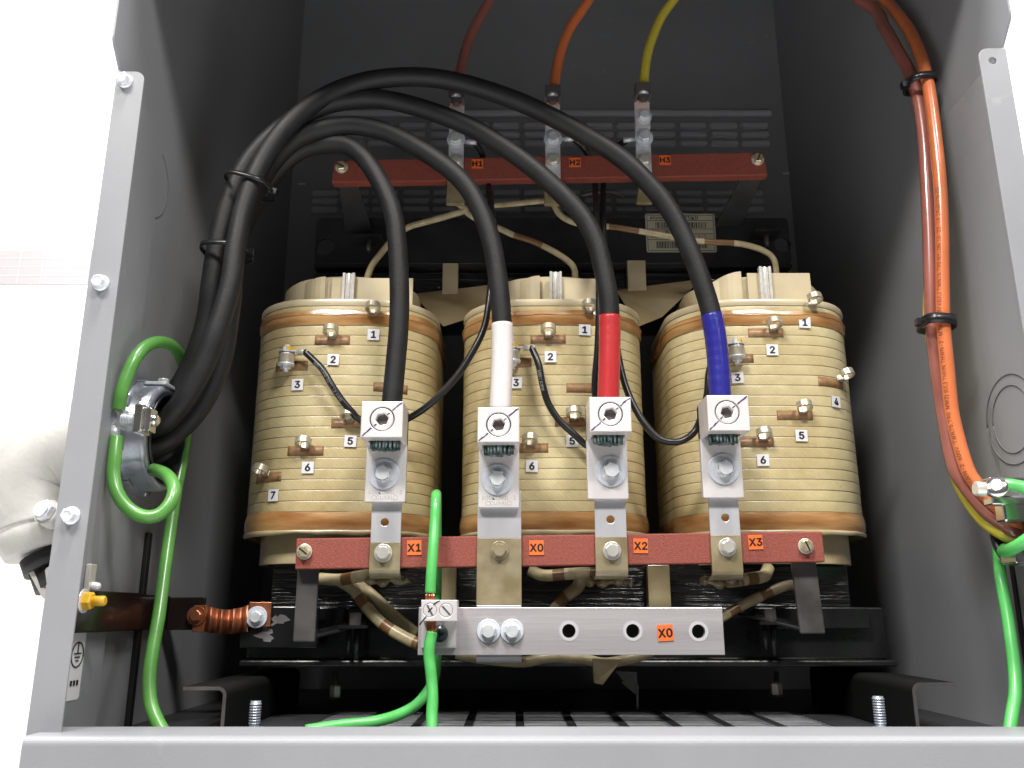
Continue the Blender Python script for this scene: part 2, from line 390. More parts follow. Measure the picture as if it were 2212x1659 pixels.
def textmesh(t, size, bold=.0, depth=.00008):
    k = (t, size, bold, depth)
    if k not in _tc:
        cu = bpy.data.curves.new('t', 'FONT'); cu.body = t; cu.size = size
        if FONT: cu.font = FONT
        cu.align_x = 'CENTER'; cu.align_y = 'CENTER'
        cu.extrude = depth; cu.resolution_u = 3; cu.space_character = 1.0+bold
        vs, fs = curvemesh(cu)
        if FONT:       # bring the capitals to 0.72 of the size, whatever the font's own scale
            if 'cap' not in _tc:
                c2 = bpy.data.curves.new('t', 'FONT'); c2.body = 'H'; c2.size = 1.0; c2.font = FONT; v2, f2 = curvemesh(c2)
                _tc['cap'] = .72/(max(q.y for q in v2)-min(q.y for q in v2))
            g = _tc['cap']; vs = [Vector((q.x*g, q.y*g, q.z)) for q in vs]
        my = (max(q.y for q in vs)+min(q.y for q in vs))/2; mx = (max(q.x for q in vs)+min(q.x for q in vs))/2
        vs = [Vector((q.x-mx, q.y-my, q.z)) for q in vs]
        if bold:       # thicken the strokes: shifted copies, each a hair above the last
            v0, f0 = vs, fs; vs = []; fs = []; o_ = bold*size*.8
            for j, (ax, ay) in enumerate(((-1, 0), (1, 0), (0, .7), (0, -.7), (.6, .5), (-.6, -.5))):
                fs = fs+[tuple(i_+len(vs) for i_ in f_) for f_ in f0]; vs = vs+[Vector((q.x+ax*o_, q.y+ay*o_, q.z+j*.000012)) for q in v0]
        _tc[k] = (vs, fs)
    return _tc[k]
def platemesh(outline, holes, th, bevel=0.):   # in XY, z from 0 to th
    cu = bpy.data.curves.new('p', 'CURVE'); cu.dimensions = '2D'; cu.fill_mode = 'BOTH'
    cu.extrude = th/2-bevel; cu.bevel_depth = bevel; cu.bevel_resolution = 1; cu.offset = -bevel
    for ring in [outline]+holes:
        sp = cu.splines.new('POLY'); sp.points.add(len(ring)-1); sp.use_cyclic_u = True
        for i, (x, y) in enumerate(ring): sp.points[i].co = (x, y, 0, 1)
    vs, fs = curvemesh(cu)
    return [Vector((v.x, v.y, v.z+th/2)) for v in vs], fs
def circ(x, y, r, n=24, rot=0): return [(x+r*math.cos(2*PI*k/n+rot), y+r*math.sin(2*PI*k/n+rot)) for k in range(n)]
def rect(x0, x1, y0, y1): return [(x0, y0), (x1, y0), (x1, y1), (x0, y1)]
def rrect2(x0, x1, y0, y1, r, n=5):
    out = []
    for cx, cy, a0 in ((x1-r, y1-r, 0), (x0+r, y1-r, PI/2), (x0+r, y0+r, PI), (x1-r, y0+r, 1.5*PI)):
        for k in range(n+1): a = a0+PI/2*k/n; out.append((cx+r*math.cos(a), cy+r*math.sin(a)))
    return out
def text_on_tube(mb, path, r, t, s0, size, m, side=0., bold=0.):
    F = frames(path); vs, fs = textmesh(t, size, bold, .00003)
    xs = [v.x for v in vs]; x0 = min(xs); tot = F[-1][4]
    out = []
    for v in vs:
        L = s0+(v.x-x0)
        L = max(0, min(tot-1e-5, L)); i = 0
        lo, hi = 0, len(F)-1
        while hi-lo > 1:
            mid = (lo+hi)//2
            if F[mid][4] <= L: lo = mid
            else: hi = mid
        f = (L-F[lo][4])/max(1e-9, F[hi][4]-F[lo][4]); p = F[lo][0].lerp(F[hi][0], f); tg = F[lo][1].lerp(F[hi][1], f).normalized()
        d = (CAMP-p); d = (d-tg*d.dot(tg)).normalized(); e = d.cross(tg)
        a = v.y/r+side
        out.append(p+(d*math.cos(a)+e*math.sin(a))*(r+.00012+v.z))
    mb.add(out, fs, m)

# fasteners -------------------------------------------------
def hexbolt(name, p, r_w, r_h, h, parent, axis=(0, -1, 0), m=None, wm=None, rot=.3, slot=False, mark=None, inner=True):
    m = m or M['zinc']; wm = wm or m
    A = axisframe(p, axis)
    b = MB()
    if inner: b.lathe([(r_w*.72, 0), (r_w*.72, .0022)], m, A, 20, True)   # split washer
    b.hexhead(A @ Matrix.Translation((0, 0, .0015)), r_h, h, m, rot)
    if slot:
        b.add([(x, y, h+.0016) for x, y in rect(-r_h*.8, r_h*.8, -r_h*.13, r_h*.13)], [(0, 1, 2, 3)], M['dark'], A @ Matrix.Rotation(rot*2+.3, 4, 'Z'))
    else:
        b.lathe([(r_h*.80, h+.0012), (r_h*.78, h+.0018)], m, A, 24, False, cap=True)
        b.lathe([(r_h*.80, h+.0008), (r_h*.86, h+.0009)], M['sock'], A, 24, False, cap=False)
    o = b.build(name, parent)
    if r_w:
        w = MB(); vs, fs = platemesh(circ(0, 0, r_w, 36), [circ(0, 0, r_h*.6, 20)], .0016, .0004)
        w.add(vs, fs, M['washer'] if wm is M['zinc'] else wm, A @ Matrix.Translation((0, 0, -.0002)))
        w.build('washer', o)
    return o
def sticker(text, p, w, h, parent, M4=None, paper='orangelabel', size=None, rot=0., bold=.04, name='label_sticker'):
    M4 = (M4 if M4 is not None else FR(p)) @ Matrix.Rotation(rot, 4, 'Z')
    b = MB(); b.box((-w/2, -h/2, 0), (w/2, h/2, .0003), M[paper], M4)
    o = b.build(name, parent)
    t = MB(); vs, fs = textmesh(text, size or h*.72, bold)
    t.add(vs, fs, M['ink'], M4 @ Matrix.Translation((0, 0, .00045)))
    t.build('lettering', o); return o

# ------------------------------------------------------------------ room behind (blown out white)
zfl = -1.1
b = MB(); b.box((-6, 1.9, zfl), (6, 1.95, 3.2), M['wall']); b.build('room_wall', None, kind='structure')
b = MB(); b.box((-6, -4, zfl-.05), (6, 1.9, zfl), M['wall']); b.build('floor', None, kind='structure')
tl = mat('pale_tile', (.40, .37, .38), .35, var=.03, vscale=3)
tg = mat('tile_grout', (.50, .48, .48), .6)
b = MB(); p0 = P(-60, 535, 1.88); p1 = P(270, 610, 1.88)
b.box((p0.x, 1.8965, p1.z), (p1.x, 1.8995, p0.z), tl)
for i in range(1, 4):
    z = p1.z+(p0.z-p1.z)*i/4; b.box((p0.x, 1.8955, z-.0015), (p1.x, 1.8960, z+.0015), tg)
x = p0.x; 
while x < p1.x: b.box((x, 1.8950, p1.z), (x+.003, 1.8954, p0.z), tg); x += .075
b.build('wall_tiles', None, kind='structure')

# ------------------------------------------------------------------ enclosure
DEP = .57; XW = .40; FW = .0245
ZT = 1.20; ZH = .645; ZF = -.100
enc = thing('electrical_enclosure', (0, .3, ZF), 'grey painted sheet steel transformer cabinet standing open at the front', 'enclosure')
zft = P(270, 157, 0).z; zftr = P(2140, 107, 0).z
for sgn, nm, zt in ((-1, 'side_panel', zft), (1, 'side_panel', zftr)):
    # side sheet with its notched front edge, drawn in the Y-Z plane
    pts = [(DEP, ZF-.02), (DEP, ZT), (-.018, ZT), (-.018, zt+.030)]
    for k in range(5): a = PI+PI/2*k/4*.6; pts.append((-.006+.012*math.cos(a), zt+.026+.012*math.sin(a)))
    pts += [(0, zt+.003), (0, ZF-.02)]
    vs, fs = platemesh([(y, z) for y, z in pts], [], .002)
    m4 = Matrix(((0, 0, 1, sgn*XW-.001), (1, 0, 0, 0), (0, 1, 0, 0), (0, 0, 0, 1)))
    b = MB(); b.add(vs, fs, M['paint'], m4); b.build(nm, enc)
    # corner flange
    xo, xi = sgn*(XW+.001), sgn*(XW-FW)
    x0, x1 = min(xo, xi), max(xo, xi)
    ring = rrect2(x0, x1, ZF-.02, zt, .0005, 2)
    r = .009
    if sgn < 0: ring = [(x0, ZF-.02), (x1, ZF-.02)] + [(x1-r+r*math.cos(a), zt-r+r*math.sin(a)) for a in [PI/2*k/5 for k in range(6)]] + [(x0, zt)]
    else: ring = [(x1, ZF-.02), (x1, zt)] + [(x0+r+r*math.cos(a), zt-r+r*math.sin(a)) for a in [PI/2+PI/2*k/5 for k in range(6)]] + [(x0, ZF-.02)]
    holes = []
    if sgn > 0:
        q = P(2142, 134, 0); holes = [circ(q.x, q.z, .0035, 16)]
    vs, fs = platemesh(ring, holes, .002, .0005)
    b = MB(); b.add(vs, fs, M['paint'], FR((0, 0, 0))); b.build('corner_flange', enc)
    # inner skin of the corner post and its seam
    xs0, xs1 = sorted((sgn*(XW-.0012), sgn*(XW-.005)))
    b = MB(); b.box((xs0, .003, ZF), (xs1, .096, zt-.004), M['paint']); b.build('post_lining', enc, bevel=.001)
    b = MB(); xs0, xs1 = sorted((sgn*(XW-.0012), sgn*(XW-.006)))
    ys = .160 if sgn < 0 else .098; b.box((xs0, ys, ZF), (xs1, ys+(.008 if sgn < 0 else .005), P(300, 1150 if sgn < 0 else 1215, ys).z), M['dark']); b.build('seam_strip', enc, bevel=.001)
b = MB(); b.box((-XW, DEP, ZF-.02), (XW, DEP+.002, ZT), M['paint'])
b.build('back_panel', enc)
b = MB(); b.box((-XW-.001, -.018, ZT), (XW+.001, DEP+.002, ZT+.002), M['paint']); b.build('top_panel', enc)
b = MB(); b.box((-XW-.001, -.019, ZH), (XW+.001, -.0175, ZT+.002), M['paint']); b.build('shading_header', enc)  # unseen header, added to keep light off the upper interior
# back louvres
def louvres(us, ue, v0, v1, rows, nslots, y=DEP-.0005):
    b = MB(); a = P(us, v1, y); c = P(ue, v0, y); rh = (c.z-a.z)/rows; sw = (c.x-a.x)/nslots
    for r in range(rows):
        for k in range(nslots):
            x0 = a.x+k*sw+sw*.04; x1 = a.x+(k+1)*sw-sw*.04; z0 = a.z+r*rh+rh*.12; z1 = a.z+(r+1)*rh-rh*.14
            n = 6; R = (z1-z0)/2; vs = []
            ring = rrect2(x0, x1, z0, z1, R*.95, 4)
            ring2 = rrect2(x0+R*.5, x1-R*.5, z0+R*.05, z1-R*.75, R*.2, 4)
            N_ = len(ring)
            vs = [(p[0], y, p[1]) for p in ring]+[(p[0], y-.006, p[1]) for p in ring2]
            fs = [(i, (i+1) % N_, N_+(i+1) % N_, N_+i) for i in range(N_)]+[tuple(range(N_, 2*N_))]
            b.add(vs, fs, M['slotl'], None, False)
    b.build('louvre_panel', enc)
louvres(655, 1662, 262, 320, 3, 15)
louvres(668, 1650, 408, 462, 3, 15)
b = MB(); a = P(648, 254, DEP); c = P(1665, 242, DEP); b.box((a.x, DEP-.008, a.z), (c.x, DEP-.0005, c.z), M['slotl']); b.build('stiffening_rib', enc, bevel=.003)
# floor pan with its grille
G0, G1, GX0, GX1 = .155, .315, -.232, .252
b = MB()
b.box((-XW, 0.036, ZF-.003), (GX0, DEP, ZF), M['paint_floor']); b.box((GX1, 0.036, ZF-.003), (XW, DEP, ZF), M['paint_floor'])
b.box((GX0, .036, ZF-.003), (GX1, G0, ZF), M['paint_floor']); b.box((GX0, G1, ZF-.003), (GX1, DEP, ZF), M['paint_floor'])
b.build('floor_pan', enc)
b = MB(); n = 13
for i in range(n):
    y = G0+(G1-G0)*(i+.5)/n; b.box((GX0, y-.0032, ZF-.0014), (GX1, y+.0032, ZF-.0008), M['grille'])
for k in range(1, 10):
    x = GX0+(GX1-GX0)*k/10; b.box((x-.004, G0, ZF-.004), (x+.004, G1, ZF-.0002), M['corematte'])
b.build('floor_grille', enc)
b = MB(); b.box((-XW, .0, ZF-.06), (XW, DEP, ZF-.055), M['dark']); b.build('grille_shade_sheet', enc)  # added dark sheet standing in for the shade below the grille
# lower front panel with rounded lip
zl = -.0838; xl = P(50, 1600, -.022).x
prof = [(.034, zl-.004), (.034, zl-.0005), (.031, zl)]
for k in range(7):
    a = PI/2*k/6; prof.append((-.017-.006*math.sin(a), zl-.006+.006*math.cos(a)))
prof += [(-.023, zl-.16), (-.020, zl-.16), (-.020, zl-.004)]
b = MB(); N_ = len(prof); vs = [(xl, y, z) for y, z in prof]+[(XW+.02, y, z) for y, z in prof]
b.add(vs, [(i, (i+1) % N_, N_+(i+1) % N_, N_+i) for i in range(N_)]+[tuple(range(N_)), tuple(range(2*N_-1, N_-1, -1))], M['paint'], None, False)
o = b.build('front_panel', enc)
# flange bolts
for i, (u, v) in enumerate(((271, 173), (219, 609), (155, 1111))):
    q = P(u, v+3, -.002)
    A = axisframe(q, (0, -1, 0)); b = MB()
    b.lathe([(.0070, 0), (.0070, .0013), (.0060, .0024), (.0050, .0026)], M['zinc'], A, 24)
    b.lathe([(.0052, .0015), (.0053, .0078), (.0044, .0088), (.0036, .0086), (.0034, .0080), (.001, .0079)], M['zinc'], A, 6, False, rot=.2+i)
    b.build('hex_screw', enc)
# knock-outs and small slots on the walls
def arc_on_side(sgn, u, v, r, parent):
    q = PXp(u, v, sgn*(XW-.0015)); b = MB()
    pts = [(sgn*(XW-.0014), q.y+r*math.cos(2*PI*k/48), q.z+r*math.sin(2*PI*k/48)) for k in range(49)]
    b.tube([Vector(p) for p in pts], .0004, M['groove'], 6); b.build('knockout_ring', parent)
arc_on_side(-1, 330, 385, .038, enc)
q = PXp(2185, 905, XW-.0055); b = MB()
for r in (.030, .040):
    b.tube([Vector((XW-.0052, q.y+r*math.cos(2*PI*k/48), q.z+r*math.sin(2*PI*k/48))) for k in range(49)], .0006, M['groove'], 6)
b.build('knockout_ring', enc)
for u, v in ((592, 161), (652, 397)):
    q = P(u, v, DEP-.002); b = MB(); b.box((q.x-.006, q.y, q.z-.0012), (q.x+.006, q.y+.0015, q.z+.0012), M['emb']); b.build('sheet_tab', enc)
for u, v in ((1758, 131), (1700, 374)):
    q = P(u, v, DEP-.002); b = MB(); b.box((q.x-.006, q.y, q.z-.0012), (q.x+.006, q.y+.0015, q.z+.0012), M['emb']); b.build('sheet_tab', enc)
# earth symbol sticker on the left wall (turned on its side)
q = PXp(163, 1437, -XW+.0052)
A = frame(q, (0, 0, -1), (0, 1, 0)) 
b = MB(); vs, fs = platemesh(rrect2(-.0265, .0265, -.0115, .0115, .003), [], .0003); b.add(vs, fs, M['white'], A)
o = b.build('earth_symbol_sticker', enc)
b = MB(); T = A @ Matrix.Translation((-.008, 0, .0005))
b.tube([T @ Vector((.0095*math.cos(2*PI*k/32), .0095*math.sin(2*PI*k/32), 0)) for k in range(33)], .0006, M['ink'], 6)
b.box((-.0095, -.0006, 0), (-.001, .0006, .0004), M['ink'], T)
for xx, hh in ((-.001, .0060), (.0018, .0042), (.0046, .0022)): b.box((xx-.0005, -hh, 0), (xx+.0005, hh, .0004), M['ink'], T)
for j, yy in enumerate((-.005, 0, .005)): b.box((.0195, yy-.0014, 0), (.0235, yy+.0014, .0004), M['ink'], T)
b.build('earth_symbol', o)

# ------------------------------------------------------------------ core and clamps
core = thing('transformer_core', (0, .34, ZF), 'black varnished laminated iron core with clamping frames behind the three coils', 'transformer core')
YC = .245
zc1 = P(1106, 1312, YC).z; zc0 = P(1106, 1424, YC).z
b = MB(); b.box((-.318, YC, zc0), (.338, YC+.006, zc1), M['core']); b.box((-.318, YC-.022, zc0-.006), (.338, YC+.16, zc0), M['core'])
b.build('lower_clamp', core, bevel=.0015)
zy = P(1106, 1225, YC+.02).z
b = MB(); b.box((-.30, YC+.012, zc0+.02), (.31, YC+.17, zy+.03), M['lam']); b.build('lower_yoke', core, bevel=.001)
for sx, (u0, u1) in ((-1, (480, 742)), (1, (1675, 1880))):
    a = P(u0+75 if sx < 0 else u0, 1312, YC-.012); c = P(u1, 1358, YC-.012)
    b = MB(); b.box((a.x, YC-.012, c.z), (c.x, YC-.001, a.z), M['core']); b.build('clamp_ear', core, bevel=.001)
# upper clamp
YU = .30
a = P(678, 570, YU); c = P(1702, 470, YU)
holes = []
for u, v in ((703, 532), (1690, 528)):
    q = P(u, v, YU); holes.append(circ(q.x, q.z, .011, 20))
vs, fs = platemesh(rrect2(a.x, c.x, a.z, c.z, .006), holes, .005, .001)
b = MB(); b.add(vs, fs, M['corematte'], FR((0, YU+.005, 0))); b.box((a.x, YU+.001, a.z-.004), (c.x, YU+.13, a.z+.0001), M['corematte']); b.build('upper_clamp', core)
for u in (757, 1592):     # folded webs behind the holes
    pass
zu0 = P(1106, 632, YU+.02).z
b = MB(); b.box((-.29, YU+.012, zu0-.02), (.30, YU+.13, a.z-.006), M['lam']); b.build('upper_yoke', core, bevel=.001)
for x in (-.233, 0, .233):
    b = MB(); b.box((x-.055, YC+.03, zc0+.05), (x+.055, YC+.14, zu0), M['lam']); b.build('core_leg', core)
for u0, u1, v0, v1 in ((955, 990, 568, 634), (1357, 1394, 562, 627)):
    a = P(u0, v1, YU-.004); c = P(u1, v0, YU-.004)
    b = MB(); b.box((a.x, YU-.004, a.z), (c.x, YU+.010, c.z), M['cream']); b.build('insulation_strip', core, bevel=.0008)
for u0, u1, v0, v1 in ((946, 986, 1222, 1316), (1402, 1446, 1220, 1314)):
    a = P(u0, v1, YC-.004); c = P(u1, v0, YC-.004)
    b = MB(); b.box((a.x, YC-.004, a.z), (c.x, YC+.011, c.z), M['creamrim']); b.build('insulation_strip', core, bevel=.0008)
# tie studs of the upper clamp and hanging bolts of the lower clamp
for u, v in ((797, 517), (1655, 505)):
    q = P(u, v, YU-.02); b = MB(); b.box((q.x-.016, YU-.03, q.z), (q.x+.016, YU, q.z+.002), M['corematte'])
    b.cyl((q.x, YU-.02, q.z), (q.x, YU-.02, q.z-.016), .003, M['post'], 10); b.build('clamp_stud', core)
for u, v in ((769, 1330), (1662, 1322)):
    q = P(u, v, YC-.03); b = MB(); b.box((q.x-.014, YC-.045, q.z-.012), (q.x+.014, YC-.002, q.z-.009), M['core'])
    b.cyl((q.x, YC-.03, q.z-.009), (q.x, YC-.03, q.z+.003), .0065, M['post'], 6, False)
    b.cyl((q.x+.002, YC-.03, q.z-.012), (q.x+.002, YC-.03, q.z-.042), .0028, M['core'], 10); b.cyl((q.x-.006, YC-.03, q.z-.012), (q.x-.006, YC-.03, q.z-.036), .0025, M['core'], 8)
    b.build('clamp_bolt', core)
for u, v0, v1 in ((724, 1448, 1505), (1678, 1450, 1500)):
    a = P(u, v0, .28); c = P(u, v1, .28)
    b = MB(); b.cyl(a, c, .0026, M['post'], 12); b.hexhead(axisframe(c, (0, 0, 1)), .0062, .012, M['steel']); b.lathe([(.0085, 0), (.0085, .0015)], M['post'], axisframe(c-Vector((0, 0, .0015)), (0, 0, 1)), 20)
    b.build('hanging_bolt', core)
# barcode label on the upper clamp (leans slightly)
a = P(1397, 545, YU-.0008); c = P(1543, 462, YU-.0008); w = c.x-a.x; h = c.z-a.z
LB = FR(((a.x+c.x)/2, YU-.0007, (a.z+c.z)/2))
b = MB(); vs, fs = platemesh(rrect2(-w/2, w/2, -h/2, h/2, .002), [], .0003); b.add(vs, fs, mat('aged_label_paper', (.50, .47, .36), .5), LB)
lo = b.build('barcode_label', core)
b = MB(); iw, ih = w/2-.002, h/2-.002; zz = .0005
def bar2(x0, x1, y0, y1): b.box((x0, y0, .0003), (x1, y1, zz), M['ink'], LB)
for y in (ih, ih*.70, ih*.22, -ih*.06, -ih*.38, -ih): bar2(-iw, iw, y-.0003, y+.0003)
for x in (-iw, iw): bar2(x-.0003, x+.0003, -ih, ih)
rr = random.Random(3)
for y0, y1 in ((ih*.28, ih*.60), (-ih*.86, -ih*.48)):
    x = -iw*.75
    while x < iw*.78:
        ww = rr.choice((.0005, .0005, .0009, .0014)); bar2(x, x+ww, y0, y1); x += ww+rr.choice((.0006, .0006, .0011))
for t, x, y, s in (('#Parte:', -iw*.70, ih*.85, .0052), ('75KB', iw*.34, ih*.85, .0068), ('#WO', -iw*.76, ih*.08, .0046), ('W0', -iw*.36, ih*.08, .0068), ('#Serie', -iw*.72, -ih*.22, .0044), ('B   2 / 7', iw*.55, -ih*.22, .0048)):
    vs, fs = textmesh(t, s, .01); b.add(vs, fs, M['ink'], LB @ Matrix.Translation((x, y, .0005)))
bar2(-iw*.54, -iw*.53, -ih*.06, ih*.22)
b.build('printing', lo)
# tan barrier boards folded between the coils
for quad in (((898, 636), (1062, 630), (1040, 700), (962, 722)), ((1325, 628), (1500, 618), (1420, 705), (1372, 722))):
    pts = [P(u, v, .33) for u, v in quad]
    mid = (pts[0]+pts[1]+pts[2]+pts[3])/4+Vector((0, -.02, .006))
    b = MB(); Q = [pts[0], pts[1], pts[2], pts[3]]
    off = Vector((0, .0015, 0)); l = (Q[0]*2+Q[3])/3; 
    A_ = [Q[0], Q[1], Vector((Q[1].x, Q[1].y-.035, Q[1].z-.006)), Vector((Q[0].x, Q[0].y-.03, Q[0].z-.012))]
    b.hexa(A_+[q+Vector((0, .0005, .0015)) for q in A_], M['card'])
    B_ = [A_[3], A_[2], Q[2]+Vector((0, -.035, 0)), Q[3]+Vector((0, -.03, 0))]
    b.hexa(B_+[q+off for q in B_], M['card'])
    b.build('barrier_board', core)
# upright tie rod behind, between middle and right coils
q0 = P(1479, 555, .32); q1 = P(1483, 640, .32); b = MB(); b.cyl(q0, q1, .003, M['post'], 10)
for k in range(14):
    z = q1.z+(q0.z-q1.z)*k/14; b.cyl((q0.x, q0.y, z), (q0.x, q0.y, z+.0022), .0037, M['post'], 10)
b.build('threaded_rod', core)

# ------------------------------------------------------------------ coils
CWID, CDEP, CRAD, CYF = .1985, .220, .062, .213
def coil_outline(cx, off=0., n=12):
    hw, hd = CWID/2+off, CDEP/2+off; cy = CYF+CDEP/2; r = CRAD+off; pts = []
    # start at back centre, go round
    seq = []
    for k in range(n+1): a = -PI/2+ -0; 
    def corner(sx, sy, a0):
        return [(cx+sx*(hw-r)+r*math.cos(a0+PI/2*k/n), cy+sy*(hd-r)+r*math.sin(a0+PI/2*k/n)) for k in range(n+1)]
    raw = corner(1, 1, 0)+corner(-1, 1, PI/2)+corner(-1, -1, PI)
    m = 14; x0 = cx-(hw-r); x1 = cx+(hw-r)
    raw += [(x0+(x1-x0)*k/m, cy-hd) for k in range(1, m)]
    raw += corner(1, -1, 1.5*PI)
    out = []
    for x, y in raw:
        t = (x-cx)/hw; s_ = (y-cy)/hd
        out.append((x+(.0025*(1-s_*s_)*(1 if t > 0 else -1) if abs(t) > .2 else 0), y-(.007*max(0, 1-t*t) if s_ < 0 else 0)))
    return out
def hit(cx, u, v, off=0.):
    d = ray(u, v); R = coil_outline(cx, off, 16); best = None
    for i in range(len(R)):
        a = Vector(R[i]); c = Vector(R[(i+1) % len(R)]); e = c-a
        det = d.x*(-e.y)-(-e.x)*d.y
        if abs(det) < 1e-12: continue
        rx, ry = a.x-CX, a.y+CD
        t = (rx*(-e.y)-(-e.x)*ry)/det; s_ = (d.x*ry-d.y*rx)/det
        if t > 0 and -1e-6 <= s_ <= 1+1e-6 and (best is None or t < best[0]): best = (t, Vector((e.y, -e.x)).normalized())
    if not best: raise Exception('miss %s %s' % (u, v))
    p = CAMP+d*best[0]; n = best[1]
    if n.dot(Vector((d.x, d.y))) > 0: n = -n
    return p, Vector((n.x, n.y, 0))
ztop = P(750, 652, CYF).z; zbot = P(750, 1163, CYF).z
zcol = P(750, 602, CYF+.02).z; zlow = P(750, 1219, CYF+.02).z
def loft(rings, m, mb, smooth=True, closed=False):
    n = len(rings[0]); vs = [p for r in rings for p in r]; fs = []
    for j in range(len(rings)-1):
        for k in range(n): fs.append((j*n+k, j*n+(k+1) % n, (j+1)*n+(k+1) % n, (j+1)*n+k))
    if closed:
        j = len(rings)-1
        for k in range(n): fs.append((j*n+k, j*n+(k+1) % n, (k+1) % n, k))
    mb.add(vs, fs, m, None, smooth)
def wob(x, y, s, ph): return math.sin(x*61+ph)*.5+math.sin(y*47+ph*2.3)*.35+math.sin(x*143+ph*1.7+y*90)*.35+math.sin(x*390+ph)*.15
def patch(cx, u, v, w, h, off, m, name, parent, jag=0.):
    """strip lying on the coil surface, following its curve"""
    p, n = hit(cx, u, v); R = coil_outline(cx, 0, 16); N = len(R)
    acc = [0]
    for i in range(N): acc.append(acc[-1]+(Vector(R[(i+1) % N])-Vector(R[i])).length)
    best = min(range(N), key=lambda i: (Vector(R[i])-Vector((p.x, p.y))).length)
    # exact arc position
    e = Vector(R[(best+1) % N])-Vector(R[best]); s0 = acc[best]+(Vector((p.x, p.y))-Vector(R[best])).dot(e.normalized())
    def at(s):
        s %= acc[-1]
        for i in range(N):
            if acc[i] <= s <= acc[i+1]:
                a = Vector(R[i]); c = Vector(R[(i+1) % N]); f = (s-acc[i])/(acc[i+1]-acc[i]); q = a.lerp(c, f); dd = (c-a).normalized(); return q, Vector((dd.y, -dd.x))
    b = MB(); vs = []; K = 10
    for k in range(K+1):
        q, nn = at(s0-w/2+w*k/K)
        if nn.dot(Vector((n.x, n.y))) < 0: nn = -nn
        for oo in (0.0, off):
            for zz in (-h/2, h/2):
                vs.append((q.x+nn.x*oo, q.y+nn.y*oo, p.z+zz+jag*wob(q.x, q.y, 0, zz*900)))
    fs = []
    for k in range(K):
        a = k*4; c = a+4; fs += [(a+2, c+2, c+3, a+3), (a, a+2, a+3, a+1)][:1]+[(a, c, c+2, a+2), (a+1, a+3, c+3, c+1)]
    fs += [(0, 2, 3, 1), (K*4, K*4+1, K*4+3, K*4+2)]
    b.add(vs, fs, m, None, True)
    return b.build(name, parent), p, n
coils = []
LBL = ['cream tape wound transformer coil behind the X1 lug, leftmost of the three',
       'cream tape wound transformer coil behind the white and red taped cables',
       'cream tape wound transformer coil beside the right wall, showing numbered taps 1 to 6 clearly']
TAPS = [
 [(807, 674, 0), (718, 724, 0), (628, 782, 3), (845, 838, 9), (755, 904, 0), (660, 963, 0), (577, 1021, 0)],
 [(1271, 670, 0), (1184, 722, 0), (1110, 775, 3), (1262, 838, 9), (1238, 900, 0), (1145, 957, 0)],
 [(1750, 655, 0), (1668, 708, 0), (1589, 766, 3), (1812, 816, 0), (1731, 886, 0), (1646, 944, 0)]]
NUMS = [
 [(807, 723, '1'), (720, 777, '2'), (643, 831, '3'), (757, 953, '5'), (665, 1010, '6'), (591, 1070, '7')],
 [(1263, 713, '1'), (1189, 771, '2'), (1115, 827, '3'), (1236, 953, '5'), (1149, 1007, '6')],
 [(1738, 697, '1'), (1668, 756, '2'), (1593, 816, '3'), (1805, 868, '4'), (1731, 941, '5'), (1648, 994, '6')]]
CXS = [-.2335, 0.0, .2335]
